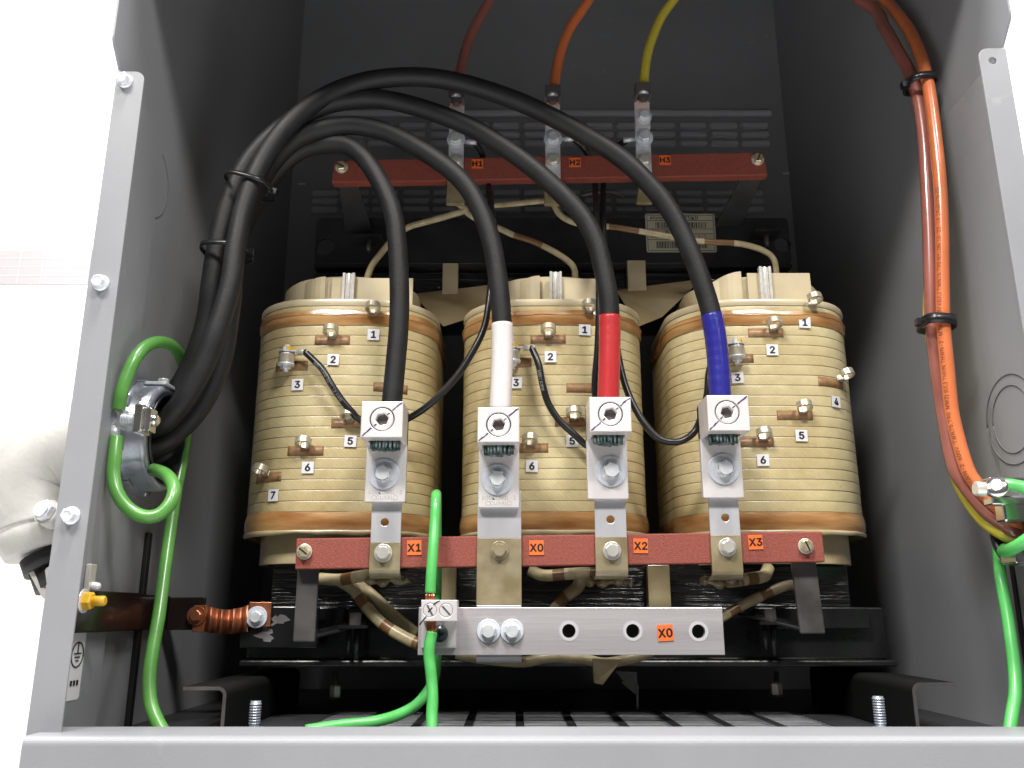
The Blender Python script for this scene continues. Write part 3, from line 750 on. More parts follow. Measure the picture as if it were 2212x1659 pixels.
for ci, cx in enumerate(CXS):
    k0 = math.floor(zbot/PITCHZ)
    zb = zbot
    t = thing('transformer_coil', (cx, CYF+CDEP/2, k0*PITCHZ), LBL[ci], 'transformer coil', 'transformer coils standing on the core legs')
    coils.append(t)
    rings = []; rnd = random.Random(ci)
    k = k0+1
    zs = []
    while k*PITCHZ < ztop:
        a = k*PITCHZ; o1 = rnd.uniform(-.00015, .00015)
        zs += [(a, -.0004), (a+.0003, o1), (a+.0011, .0001+o1), (a+PITCHZ-.0011, .0001+o1), (a+PITCHZ-.0003, o1)]; k += 1
    zs = [(zb+.004, -.0005)]+[z for z in zs if zb+.006 < z[0] < ztop-.001]+[(ztop, .0)]
    tl_ = .0  # tilt of the turns
    for z, off in zs: rings.append([(x, y, z) for x, y in coil_outline(cx, off)])
    top = [[(x, y, ztop) for x, y in coil_outline(cx, -.024)]]
    b = MB(); loft(rings+top, M['coil'], b); b.build('winding', t)
    # varnish bands
    def band(z0, z1, off, ph, m, name, amp0, amp1, steps=4):
        b = MB(); rr_ = []
        for j in range(steps+1):
            f = j/steps; bulge = off*math.sin(PI*min(1, max(0, .12+.76*f)))
            rr_.append([(x, y, (z0+amp0*wob(x, y, 0, ph))*(1-f)+(z1+amp1*wob(x, y, 0, ph+4))*f) for x, y in coil_outline(cx, bulge)])
        loft(rr_, m, b); return b.build(name, t)
    z1 = P(750, 675, CYF).z; z0 = P(750, 706, CYF).z
    band(z0, z1, .0022, ci*2.1, M['amber'], 'varnish_band', .0011, .0011, 8)
    band(P(750, 688, CYF).z, P(750, 683, CYF).z, .0029, ci*1.3+1, M['amber'], 'varnish_ridge', .0016, .0016, 4)
    z1 = P(750, 1107, CYF).z; z0 = P(750, 1149, CYF).z
    band(z0, z1, .0024, ci+3, M['amber'], 'varnish_band', .0006, .0006, 6)
    band(zb+.003, z0+.002, .0022, ci+5, M['creamrim'], 'bottom_rim', .0012, .0003, 5)
    band(P(750, 664, CYF).z, ztop+.0006, .0012, ci+6, M['cream'], 'top_wrap', .0005, .0001, 4)
    # collars
    for z0, z1, nm, m_ in ((ztop-.002, zcol-.006, 'upper_collar', M['cream']), (zlow, zb+.006, 'lower_collar', M['creamrim'])):
        b = MB()
        def hz(x, z, top=True):
            if nm != 'upper_collar' or z < z1-.0001: return z
            f = abs(x-cx)/(CWID/2-.024); return z+.007*max(0, 1-f*f*1.2)
        outr = coil_outline(cx, -.023 if nm == 'upper_collar' else -.016); inr = coil_outline(cx, -.028 if nm == 'upper_collar' else -.024)
        rg = [[(x, y, z0) for x, y in outr], [(x, y, hz(x, z1)) for x, y in outr], [(x, y, hz(x, z1)) for x, y in inr], [(x, y, z0) for x, y in inr]]
        loft(rg, m_, b, False, True); b.build(nm, t, bevel=.0006)
    # flat board and clear spacer stick at the top front
    fx = {0: (715, 893, 602), 1: (1190, 1290, 603), 2: (1617, 1748, 591)}[ci]
    a = P(fx[0], 652, CYF+.012); c = P(fx[1], fx[2], CYF+.012)
    b = MB(); b.box((a.x, CYF+.010, ztop-.001), (c.x, CYF+.0125, c.z), M['cream']); b.build('top_board', t, bevel=.0005)
    fx2 = {0: (617, 704, 598), 1: (1085, 1166, 596), 2: (1530, 1600, 587)}[ci]
    a2 = P(fx2[0], 652, CYF+.010); c2 = P(fx2[1], fx2[2], CYF+.010); b = MB(); vs = []
    for k in range(9):
        f = k/8; x = a2.x+(c2.x-a2.x)*f; zt_ = c2.z-.011*(1-f)**1.8; yy = CYF+.009+.030*(1-f)**2
        vs += [(x, yy, ztop-.001), (x, yy, zt_), (x, yy+.003, zt_), (x, yy+.003, ztop-.001)]
    fs = [(k*4+j, k*4+(j+1) % 4, k*4+4+(j+1) % 4, k*4+4+j) for k in range(8) for j in range(4)]+[(0, 1, 2, 3), (35, 34, 33, 32)]
    b.add(vs, fs, M['cream']); b.build('top_board', t)
    us, v0_, v1_ = {0: (751, 590, 650), 1: (1201, 587, 646), 2: (1656, 576, 634)}[ci]
    q = P(us, v1_, CYF+.005); qt = P(us, v0_, CYF+.005); w_ = .0135
    b = MB()
    b.box((q.x-w_/2, CYF+.003, ztop), (q.x-w_/2+.003, CYF+.0095, qt.z), M['stick']); b.box((q.x+w_/2-.003, CYF+.003, ztop), (q.x+w_/2, CYF+.0095, qt.z), M['stick'])
    b.box((q.x-w_/2+.003, CYF+.0055, ztop), (q.x+w_/2-.003, CYF+.008, qt.z), M['stick']); b.cyl((q.x, CYF+.006, ztop), (q.x, CYF+.006, qt.z), .0022, M['stick'], 10)
    b.build('spacer_stick', t, bevel=.0006)
    # taps
    for (u, v, kind) in TAPS[ci]:
        du = {0: 0, 1: 0, 2: -14}[ci] if kind != 3 else 0
        if not (v < 690):
            patch(cx, u+du, v+(11 if kind == 0 else (9 if kind == 3 else 0)), .038, .0102, .0004, M['ambersmall'], 'tap_patch', t, .0003)
        if kind == 9: continue
        p, n = hit(cx, u, v)
        c = p+n*.0085; z0 = p.z-.0045; H = .0072 if kind == 0 else .0092; b = MB()
        ang0 = math.atan2(-n.y, -n.x)
        gap = .55; n_ = 26; vs = []; start = ang0+gap+(.25 if ci < 2 else .5)
        for k in range(n_+1):
            a = start+(2*PI-1.6*gap)*k/n_
            rr_ = .0084 if k > 3 else .0084-.0014*(3-k)/3
            for r_, z_ in ((rr_, 0), (rr_, H), (rr_-.0019, H), (rr_-.0019, 0)): vs.append((c.x+r_*math.cos(a), c.y+r_*math.sin(a), z0+z_))
        fs = [(k*4+j, k*4+(j+1) % 4, k*4+4+(j+1) % 4, k*4+4+j) for k in range(n_) for j in range(4)]+[(3, 2, 1, 0), (n_*4, n_*4+1, n_*4+2, n_*4+3)]
        b.add(vs, fs, M['tapm'], None, False)
        # foot of the hook going into the coil
        b.box((p.x-.0035, p.y-.002, z0+.0005), (p.x+.0035, p.y+.004, z0+H-.0005), M['tapm'])
        if kind == 0:      # hooks lean outwards at the foot
            rt = Matrix.Translation(p+Vector((0, 0, .002))) @ Matrix.Rotation(-.36, 4, Vector((-n.y, n.x, 0))) @ Matrix.Translation(-p-Vector((0, 0, .002)))
            b.v = [rt @ q_ for q_ in b.v]
        hook = b.build('tap_hook', t, bevel=.0004)
        if kind == 3:
            b = MB(); zt_ = z0+H
            b.lathe([(.0028, -.010), (.0028, .020)], M['zinc'], axisframe((c.x, c.y, z0+.001), (0, 0, 1)), 14)
            b.hexhead(axisframe((c.x, c.y, z0-.0012), (0, 0, -1)), .0055, .0045, M['zinc'], .3)
            b.build('tap_bolt', t)
            b = MB(); b.lathe([(.009, -.0016), (.009, 0)], M['zinc'], axisframe((c.x, c.y, z0), (0, 0, 1)), 26); b.lathe([(.0085, 0), (.0085, .0014)], M['dzinc'], axisframe((c.x, c.y, zt_+.0022), (0, 0, 1)), 26)
            b.lathe([(.0078, 0), (.0078, .0014)], M['steel'], axisframe((c.x, c.y, zt_+.0002), (0, 0, 1)), 26); b.build('tap_washer', t)
            b = MB(); b.hexhead(axisframe((c.x, c.y, zt_+.0037), (0, 0, 1)), .0058, .0055, M['zinc'], .5); o = b.build('tap_nut', t)
            b = MB(); b.lathe([(.0060, .0008), (.0060, .0053), (.0045, .0058)], M['yellow'], axisframe((c.x+.0006, c.y-.0003, zt_+.0037), (0, 0, 1)), 6, False, rot=.5)
            # paint mark covers the right half of the nut
            for i_, vv in enumerate(b.v): b.v[i_] = Vector((max(vv.x, c.x+.0002), vv.y, vv.z))
            b.build('paint_mark', o)
            t['tap3'] = (c.x, c.y, zt_+.0035)
    for (u, v, s_) in NUMS[ci]:
        p, n = hit(cx, u, v, .001)
        A = frame(p+n*.0006, Vector((-n.y, n.x, 0)) if (-n.y) > 0 else Vector((n.y, -n.x, 0)), (0, 0, 1))
        sticker(s_, p, .0126, .0122, t, A, 'white', .0102, rot=random.uniform(-.04, .04), bold=.065, name='number_label')

# ------------------------------------------------------------------ red terminal boards
def board(name, c, yf, th, label):   # c: TL TR BR BL in picture points
    pf = [P(u, v, yf) for u, v in c]; pb = [q+Vector((0, th, 0)) for q in pf]
    t = thing(name, tuple((pf[2]+pf[3])/2), label, 'terminal board', 'red terminal boards across the transformer')
    b = MB(); b.hexa([pf[3], pf[2], pf[1], pf[0]]+[pb[3], pb[2], pb[1], pb[0]], M['red']); b.build('board', t, bevel=.0012, seg=2)
    return t
YB = .170; YH = .228
xb = board('terminal_board', ((640, 1163), (1776, 1148), (1783, 1214), (637, 1230)), YB, .012, 'long red terminal board across the coil bottoms, labelled X1, X0, X2 and X3')
hb = board('terminal_board', ((722, 346), (1650, 328), (1659, 378), (716, 394)), YH, .013, 'red terminal board high at the back, labelled H1, H2 and H3')
for t, y, lst in ((xb, YB, ((658, 1192, 1.1), (1740, 1180, 2.4))), (hb, YH, ((738, 362, 1.2), (1636, 345, 2.0)))):
    for u, v, r in lst: hexbolt('board_screw', P(u, v, y-.0005), 0.0075, .0062, .005, t, m=M['brass'], wm=M['steel'], rot=r, slot=True, inner=False)
for u, v, s_, sz in ((895, 1183, 'X1', .0140), (1159, 1183, 'X0', .0140), (1384, 1179, 'X2', .0140), (1632, 1171, 'X3', .0140)):
    sticker(s_, P(u, v, YB-.0007), sz, sz*1.0, xb, size=.0098, rot=random.uniform(-.03, .03), bold=.06)
for u, v, s_ in ((1031.5, 354, 'H1'), (1242, 351, 'H2'), (1436.5, 346, 'H3')):
    sticker(s_, P(u, v, YH-.0007), .0136, .0122, hb, size=.0092, bold=.06)
# legs under the lower board, bent back to the core
for (u0, u1, v0, v1, lean) in ((637, 684, 1228, 1388, 0), (1714, 1768, 1214, 1370, .004)):
    a = P(u0, v0, YB+.004); c = P(u1, v0, YB+.004); zb_ = P((u0+u1)/2, v1, YB+.004).z
    b = MB(); w = c.x-a.x; y0 = YB+.013
    pf = [Vector((a.x, YB+.002, a.z+.025)), Vector((c.x, YB+.002, a.z+.025)), Vector((c.x+lean, YB+.002, zb_)), Vector((a.x+lean, YB+.002, zb_))]
    # in front of the lower clamp: flat bar 10 mm thick, slightly behind the board face
    pf = [q+Vector((0, .011, 0)) for q in pf]
    b.hexa([pf[3], pf[2], pf[1], pf[0]]+[q+Vector((0, .005, 0)) for q in (pf[3], pf[2], pf[1], pf[0])], M['post'])
    o = b.build('board_leg', xb, bevel=.0015)
    b = MB(); sx = 1 if u0 < 1000 else -1
    q0 = Vector(((a.x+c.x)/2+lean, YB+.017, zb_+.003)); q1 = Vector((q0.x+sx*.055, YC-.012, zb_+.018))
    for dz in (0,):
        d = Vector((0, 0, .0035)); e = Vector((.010*sx, -.006, 0))
        b.hexa([q0-Vector((w/2*sx, 0, 0)), q1-e, q1+e, q0+Vector((w/2*sx, 0, 0))]+[q0-Vector((w/2*sx, 0, 0))+d, q1-e+d, q1+e+d, q0+Vector((w/2*sx, 0, 0))+d], M['core'])
    b.build('leg_brace', xb, bevel=.001)
for (u0, u1, ub0, ub1, v0, v1) in ((730, 770, 745, 805, 390, 500), (1605, 1650, 1545, 1600, 376, 490)):
    a, c = P(u0, v0, YH+.010), P(u1, v0, YH+.010); d, e = P(ub0, v1, YU-.003), P(ub1, v1, YU-.003)
    b = MB(); of = Vector((0, .004, .002)); up = Vector((0, 0, .012))
    b.hexa([d, e, c, a]+[d+of, e+of, c+of, a+of], M['corematte']); 
    b.hexa([a, c, c+up, a+up]+[a+of, c+of, c+of+up, a+of+up], M['corematte'])
    b.build('board_bracket', hb, bevel=.0008)

# ------------------------------------------------------------------ low voltage straps X1 X0 X2 X3
YS = .1665        # front face of the straps, 3 mm thick
def strap(u0, u1, v0, vjoin, vbend, hole, bolt, label, wide=False):
    a = P(u0, vjoin, YS); c = P(u1, vjoin, YS); zt_ = P(u0, v0, YS).z; zb_ = P((u0+u1)/2, vbend, YS).z
    x0, x1 = a.x, c.x; zj = a.z
    t = thing('terminal_strap', ((x0+x1)/2, YS, zb_), label, 'terminal strap', 'bent metal straps on the lower red board')
    hs = []
    if hole: q = P(hole[0], hole[1], YS); hs = [circ(q.x, q.z, .0040, 20)]
    vs, fs = platemesh(rect(x0, x1, zj, zt_), hs, .0032, .0004)
    b = MB(); b.add(vs, fs, M['alustrap'], FR((0, YS+.0032, 0))); b.build('bare_strap', t)
    b = MB(); yz = [(YS+.0016, zj-.0001)]; R = .008
    yz.append((YS+.0016, zb_+R))
    for k in range(1, 7): an = PI/2*k/6; yz.append((YS+.0016+R*(1-math.cos(an)), zb_+R-R*math.sin(an)+.0016))
    yz.append((YS+.040, zb_+.0016))
    b.ribbon(yz, .0036, x0-.0002, x1+.0002, M['tan'] if not wide else M['tan']); b.build('coated_strap', t, bevel=.0006)
    if bolt: hexbolt('hex_bolt', P(bolt[0], bolt[1], YS-.0004), .0088, .0070, .0055, t, m=M['steel'], rot=.3+bolt[0])
    # drip of varnish under the bend
    b = MB(); rr_ = random.Random(int(u0)); pth = [Vector((x0+(x1-x0)*k/5, YS+.028+rr_.uniform(-.004, .004), zb_-.001+rr_.uniform(-.003, .001))) for k in range(-1, 7)]
    b.tube(catmull(pth, 4), .004, M['resin'], 8, rfun=lambda L: .0035+.0015*math.sin(L*400)); b.build('varnish_blob', t)
    return t
strap(800, 865, 1060, 1172, 1249, (831, 1128), (828, 1195), 'narrow bent strap on the lower red board left of the X1 sticker')
strap(1286, 1354, 1060, 1160, 1250, (1319, 1122), (1322, 1190), 'narrow bent strap on the lower red board left of the X2 sticker')
strap(1535, 1600, 1060, 1156, 1252, (1567, 1118), (1571, 1182), 'narrow bent strap on the lower red board left of the X3 sticker')
# X0 strap, wide, running down behind the neutral bar
x0 = P(1031, 1162, YS).x; x1 = P(1126, 1162, YS).x; zj = P(1080, 1162, YS).z; z2 = P(1080, 1307, YS).z; zb_ = P(1080, 1434, YS).z
t = thing('terminal_strap', ((x0+x1)/2, YS, zb_), 'wide flat strap left of the X0 sticker, running down behind the neutral bar', 'terminal strap', 'bent metal straps on the lower red board')
b = MB(); b.box((x0, YS, zj), (x1, YS+.0034, P(1080, 1060, YS).z), M['alustrap']); b.build('bare_strap', t, bevel=.0004)
b = MB(); b.box((x0-.0002, YS-.0002, z2), (x1+.0002, YS+.0036, zj-.0001), M['tan']); b.build('coated_strap', t, bevel=.0005)
b = MB(); yz = [(YS+.0016, z2-.0001), (YS+.0016, zb_+.006)]
for k in range(1, 7): an = PI/2*k/6; yz.append((YS+.0016+.006*(1-math.cos(an)), zb_+.006-.006*math.sin(an)+.0016))
yz.append((YS+.05, zb_+.0016))
b.ribbon(yz, .0034, x0, x1, M['alustrap']); b.build('bare_strap', t, bevel=.0005)
hexbolt('hex_bolt', P(1079, 1189, YS-.0005), .0090, .0070, .005, t, m=M['tan'], wm=M['tan'], rot=1.)

# ------------------------------------------------------------------ big mechanical lugs
YP, YBAR = .158, .120          # pad front, barrel front
lugs = {}
def lug(key, uc, vt, vb, screw, vpad, bolt, label, stamp=True, rot=0.):
    w = .0396; c = P(uc, vt, YBAR); zt_ = c.z; zb_ = P(uc, vb, YBAR).z; zp = P(uc, vpad, YP).z; x = c.x
    t = thing('cable_lug', (x, YS, zp), label, 'cable lug', 'large aluminium lugs on the straps')
    s = P(screw[0], screw[1], YBAR); sx, sz = s.x-x, s.z
    b = MB(); h = zt_-zb_
    vs, fs = platemesh(rect(-w/2, w/2, zb_, zt_), [circ(sx, sz, .0119, 40)], .016, .0008); b.add(vs, fs, M['alu'], FR((x, YBAR+.016, 0)))
    b.box((x-w/2, YBAR+.0155, zb_), (x+w/2, YBAR+.0165, zt_), M['alu'])
    # tunnel walls round the cable
    b.box((x-w/2, YBAR+.0165, zb_), (x-w/2+.004, YS-.001, zt_), M['alu']); b.box((x+w/2-.004, YBAR+.0165, zb_), (x+w/2, YS-.001, zt_), M['alu'])
    b.build('barrel', t)
    b = MB(); b.box((x-w/2, YP, zp), (x+w/2, YS-.0002, zt_-.001), M['alu']); b.build('pad', t, bevel=.0009)
    b = MB(); vs, fs = platemesh(circ(sx, sz, .0108, 40), [circ(sx, sz, .0062, 6, .2+rot)], .007, .0012); b.add(vs, fs, M['alu'], FR((x, YBAR+.0075, 0)))
    b.lathe([(.0119, 0), (.0119, .001)], M['sock'], axisframe((x+sx, YBAR+.0078, sz), (0, -1, 0)), 30)
    b.build('set_screw', t)
    # torque mark: four strokes along the diagonal
    b = MB(); d = Vector((w*.5, h*.5)).normalized(); y = YBAR-.0002; rr_ = random.Random(key)
    def stroke(p0, p1, yy, m, wd=.0011):
        p0 = Vector(p0); p1 = Vector(p1); dd = (p1-p0).normalized(); n = Vector((-dd.y, dd.x)); K = 6; vs = []
        for k in range(K+1):
            q = p0.lerp(p1, k/K)+n*rr_.uniform(-.0003, .0003); ww = wd*rr_.uniform(.3, .75)
            vs += [(q.x+n.x*ww, yy, q.y+n.y*ww), (q.x-n.x*ww, yy, q.y-n.y*ww), (q.x-n.x*ww, yy+.0002, q.y-n.y*ww), (q.x+n.x*ww, yy+.0002, q.y+n.y*ww)]
        b.add(vs, [(k*4+j, k*4+(j+1) % 4, k*4+4+(j+1) % 4, k*4+4+j) for k in range(K) for j in range(4)]+[(0, 1, 2, 3), (K*4+3, K*4+2, K*4+1, K*4)], m)
    C = Vector((x+sx, sz)); TR = Vector((x+w/2-.0008, zt_-.0008)); BL = Vector((x-w/2+.0012, zb_+.0008))
    dr = (TR-C).normalized(); dl = (BL-C).normalized()
    stroke(C+dr*.0125, TR, y, M['purple']); stroke(C+dl*.0125, BL, y, M['purple'])
    stroke(C+dr*.0065, C+dr*.0098, YBAR+.0003, M['ink']); stroke(C+dl*.0065, C+dl*.0098, YBAR+.0003, M['ink'])
    b.build('torque_mark', t)
    # conductor strands under the barrel
    b = MB(); yc = YBAR+.030
    for k in range(44):
        a = k*2.399; rr2 = math.sqrt((k+.5)/44); px, py = .0135*rr2*math.cos(a), .0085*rr2*math.sin(a)
        b.cyl((x+px, yc-.004+py, zb_+.008), (x+px, yc-.004+py, zb_-.0062-rr_.uniform(0, .0022)), .0019, M['gel'], 8)
    b.build('conductor_strands', t)
    q = P(bolt[0], bolt[1], YP-.0006)
    hexbolt('hex_bolt', q, .0152, .0086, .0085, t, m=M['zinc'], rot=screw[0]*.7)
    if stamp:
        b = MB(); qz = P(uc, vpad-21, YP)
        for s_, dz in (('600KCMIL-2', 0), ('CU9AL', -.0052)):
            vs, fs = textmesh(s_, .0052, .005, .00012); b.add(vs, fs, M['stamp'], FR((x, YP-.0001, qz.z+dz)))
        for dx in (-.0105, .0105):
            b.tube([Vector((x+dx+.0021*math.cos(2*PI*k/16), YP-.0001, qz.z-.0052+.0021*math.sin(2*PI*k/16))) for k in range(17)], .00025, M['stamp'], 5)
        b.build('stamped_lettering', t)
    lugs[key] = (x, YBAR+.030, zt_, zb_)
    return t
lug('X1', 826.5, 867, 944.5, (825, 905), 1084, (829, 1024), 'aluminium cable lug holding the plain black cable, above the X1 strap')
lug('X0', 1077, 880, 954.5, (1077, 917), 1096, (1074.5, 1036), 'aluminium cable lug holding the white taped cable, above the wide X0 strap')
lug('X2', 1317.5, 857.5, 932, (1319, 894), 1077.5, (1319.5, 1018), 'aluminium cable lug holding the red taped cable, above the X2 strap', False)
lug('X3', 1571, 853.6, 930, (1571.5, 890), 1075, (1563, 1013), 'aluminium cable lug holding the blue taped cable, above the X3 strap', False)

# ------------------------------------------------------------------ power cables
def cable(name, pts, r, m, label, cat, group=None, n=18, steps=10, extra=None, body='jacket', tapem=None, tapes=None, single=False):
    path = catmull([P(*p) if not isinstance(p, Vector) else p for p in pts], steps)
    t = thing(name, tuple(path[-1]), label, cat, group)
    if single:
        pass
    b = MB(); b.tube(path, r, m, n); b.build(body, t)
    if tapem:
        F = frames(path); tot = F[-1][4]; sub = [f[0] for f in F if f[4] >= tapes]
        b = MB(); b.tube(sub, r+.0006, tapem, 24, rfun=lambda L: r+.0006+.00012*math.sin(L*600)); b.build('phase_tape', t)
    return t, path
YL = YBAR+.030
def endpt(k, dx=0): x, y, zt_, zb_ = lugs[k]; return Vector((x+dx, y, zb_+.012))
Rc = .0101
HUB = PXp(316, 955, -XW+.001); HY, HZ = HUB.y+.0, HUB.z
def hp(dx, dy, dz): return Vector((-XW+dx, .122+dy, HZ+dz))
GC = 'black power cables arching to the lugs'
Apts = [hp(-.05, -.004, .004), hp(-.012, -.004, .005), (345, 918, .112), (378, 888, .108), (409, 845, .106), (440, 788, .105), (468, 715, .104), (497, 620, .106), (510, 530, .108), (530, 440, .112), (566, 350, .118), (625, 268, .124), (700, 210, .13), (790, 176, .135), (890, 166, .138), (985, 177, .14), (1104, 213, .142), (1204, 259, .144), (1330, 333, .146), (1404, 400, .148), (1454, 466, .149), (1495, 553, .149), (1526, 640, .149), (1541, 700, .149), (1550, 765, YL), (1554.5, 830, YL), endpt('X3')]
Bpts = [hp(-.05, .004, .02), hp(-.012, .006, .021), (348, 890, .132), (378, 850, .134), (408, 800, .134), (434, 735, .132), (448, 680, .130), (457, 610, .126), (470, 530, .126), (497, 430, .128), (540, 345, .132), (610, 275, .135), (700, 228, .138), (804, 213, .142), (904, 232, .144), (1004, 269, .146), (1070, 306, .147), (1137, 352, .148), (1204, 410, .149), (1257, 467, .149), (1286, 520, .149), (1300, 568, .149), (1314, 640, .149), (1317, 700, YL), (1316, 790, YL), endpt('X2')]
Cpts = [hp(-.05, .004, -.022), hp(-.012, .004, -.020), (350, 958, .125), (386, 930, .130), (427, 886, .134), (460, 828, .137), (484, 755, .139), (499, 650, .14), (508, 540, .14), (535, 450, .142), (585, 355, .142), (650, 295, .142), (737, 272, .145), (804, 277, .147), (860, 296, .148), (920, 330, .149), (970, 365, .149), (1008, 403, .149), (1034, 447, .149), (1054, 497, .149), (1068, 553, .149), (1080, 640, .149), (1085, 720, YL), (1084, 800, YL), endpt('X0')]
Dpts = [hp(-.05, .020, -.002), hp(-.012, .020, -.002), (352, 925, .146), (400, 895, .154), (442, 830, .158), (472, 755, .160), (493, 650, .162), (506, 540, .162), (550, 440, .168), (600, 365, .162), (660, 320, .155), (737, 312, .152), (780, 335, .152), (812, 378, .152), (836, 425, .151), (852, 475, .15), (860, 553, .15), (863, 640, .15), (861, 710, YL), (855, 780, YL), endpt('X1', .003)]
def tapestart(path, v):   # length along the path where it passes height v near its end
    F = frames(path); zt_ = None
    return F
def power(pts, label, tapem, tv):
    path = catmull([p if isinstance(p, Vector) else P(*p) for p in pts], 12)
    t = thing('power_cable', tuple(path[-1]), label, 'power cable', GC)
    b = MB(); b.tube(path, Rc, M['rubber'], 26); b.build('jacket', t)
    if tapem:
        zt_ = P(1106, tv, .149).z; sub = [p for i, p in enumerate(path) if i > len(path)//2 and p.z <= zt_+1e-4 and p.z > path[-1].z+.02]
        b = MB(); b.tube(sub, Rc+.0007, tapem, 30, rfun=lambda L: Rc+.0007+.0002*(1 if (L*95) % 1 > .5 else 0)); b.build('phase_tape', t)
    return path
pA = power(Apts, 'thick black cable ending in blue tape at the X3 lug, the highest arch', M['tblue'], 679)
pB = power(Bpts, 'thick black cable ending in red tape at the X2 lug, the second highest arch', M['tred'], 681)
pC = power(Cpts, 'thick black cable ending in white tape at the X0 lug, the third arch down', M['twhite'], 695)
pD = power(Dpts, 'thick plain black cable without tape at the X1 lug, the lowest arch', None, 0)

def tie(u, v, y, ax, w, h, ang, label, wid=.0045, tail=(1, 0), shiny=False, th=.0016, fr=None, head=1):
    """nylon tie: flat oval loop round a bundle, axis ax"""
    c = P(u, v, y); A = axisframe(c, ax) @ Matrix.Rotation(ang, 4, 'Z')
    t = thing('cable_tie', tuple(c), label, 'cable tie', 'black nylon ties on the cables')
    b = MB(); n = 40; vs = []
    for k in range(n):
        a = 2*PI*k/n; ca, sa = math.cos(a), math.sin(a); e = .62
        ex = w*abs(ca)**e*(1 if ca > 0 else -1); ey = h*abs(sa)**e*(1 if sa > 0 else -1)
        nx, ny = ca, sa
        for o_, z_ in ((0, -wid/2), (0, wid/2), (th, wid/2), (th, -wid/2)): vs.append((ex+nx*o_, ey+ny*o_, z_))
    fs = [(k*4+j, k*4+(j+1) % 4, ((k+1) % n)*4+(j+1) % 4, ((k+1) % n)*4+j) for k in range(n) for j in range(4)]
    b.add(vs, fs, M['plasticblk'], A, True); b.build('strap_loop', t)
    b = MB(); b.box((head*w-.002, -.0035, -.0035), (head*w+head*.006, .0035, .0035), M['plasticblk'], A)
    if tail[1]: b.box((head*w+head*.006, -.0012, -.002), (head*w+head*.013, .0012, .002), M['plasticblk'], A)
    b.build('locking_head', t, bevel=.0006)
    return t, A
dA = (pA[70]-pA[60])
tie(540, 402, .127, P(548, 372, .12)-P(522, 440, .12), .0235, .024, PI/2, 'black nylon tie round the black cables, the upper one')
tie(490, 545, .130, P(500, 500, .12)-P(488, 600, .12), .0225, .024, PI/2, 'black nylon tie round the black cables, the lower one')
for u, v, du in ((577, 414, 10), (548, 560, 10)):   # cut tails with heads pointing right
    pass

# ------------------------------------------------------------------ left hub, ground bushing and conduit elbow
hub = thing('conduit_hub', (-XW, .122, HZ), 'zinc conduit hub with grounding clamp on the left wall where the black cables enter', 'conduit hub', 'zinc conduit hubs on the side walls')
A = axisframe((-XW+.0005, .122, HZ), (1, 0, 0))
b = MB(); b.lathe([(.040, 0), (.052, 0), (.0535, .002), (.0535, .008), (.050, .010), (.050, .024), (.0485, .027), (.043, .028), (.042, .024), (.042, .0)], M['dzinc'], A, 48, True, cap=False); b.build('bushing_ring', hub)
for k in range(10):
    a = 2*PI*k/10+.2; pass
b = MB()
for k in range(8):
    a = 2*PI*k/8+.3; m4 = A @ Matrix.Rotation(a, 4, 'Z') @ Matrix.Translation((.0505, 0, .006)); b.box((-.001, -.006, -.006), (.0045, .006, .004), M['dzinc'], m4)
b.build('locknut_lug', hub, bevel=.0015)
b = MB(); b.lathe([(.0415, .001), (.0415, .0275), (.0432, .0295), (.0405, .030), (.0385, .0285), (.0385, .001)], M['plasticblk'], A, 48, True, cap=False); b.build('insulating_throat', hub)
b = MB(); b.lathe([(.0384, -.01), (.0384, .003)], M['dark'], A, 40, True); b.build('throat_back', hub)
q = Vector((-XW+.022, .122-.006, HZ+.0505)); b = MB(); b.hexhead(axisframe(q, (0, 0, 1)), .0055, .006, M['zinc'], .2); b.box((q.x-.012, q.y-.014, q.z-.003), (q.x+.008, q.y+.014, q.z), M['zinc']); b.build('bonding_screw', hub, bevel=.0005)
# grounding clamp in front of the ring
YG = .058
a = P(222, 923, YG); c = P(267, 882, YG)
b = MB(); b.box((a.x-.012, YG, a.z), (c.x, YG+.012, c.z), M['chrome']); 
b.lathe([(.008, 0), (.008, .0012), (.0065, .0016)], M['dzinc'], axisframe(P(233, 903, YG), (0, -1, 0)), 24)
b.build('clamp_saddle', hub, bevel=.0012)
s0 = P(264, 906, YG-.0); s1 = P(312, 909, YG+.0); b = MB(); b.cyl(s0, s1, .0048, M['dzinc'], 16)
L_ = (s1-s0).length; nn = 14
for k in range(nn): p_ = s0.lerp(s1, (k+.3)/nn); b.cyl(p_, s0.lerp(s1, (k+.75)/nn), .0056, M['zinc'], 16)
b.build('clamp_bolt', hub)
p_ = P(307, 907, YG); b = MB(); b.box((p_.x-.004, YG-.009, p_.z-.0125), (p_.x+.003, YG+.012, p_.z+.0125), M['chrome'])
b.box((p_.x+.003, YG-.004, p_.z-.0105), (p_.x+.009, YG+.010, p_.z+.0105), M['chrome'])
b.lathe([(.006, 0), (.006, .003), (.003, .005)], M['chrome'], axisframe((p_.x+.009, YG+.002, p_.z), (1, 0, 0)), 16)
b.build('clamp_plate', hub, bevel=.001)
b = MB(); e0 = P(249, 921, YG+.004); e1 = P(247, 948, YG+.004); b.cyl(e0, e1, .0045, M['zinc'], 14); b.build('clamp_spout', hub)

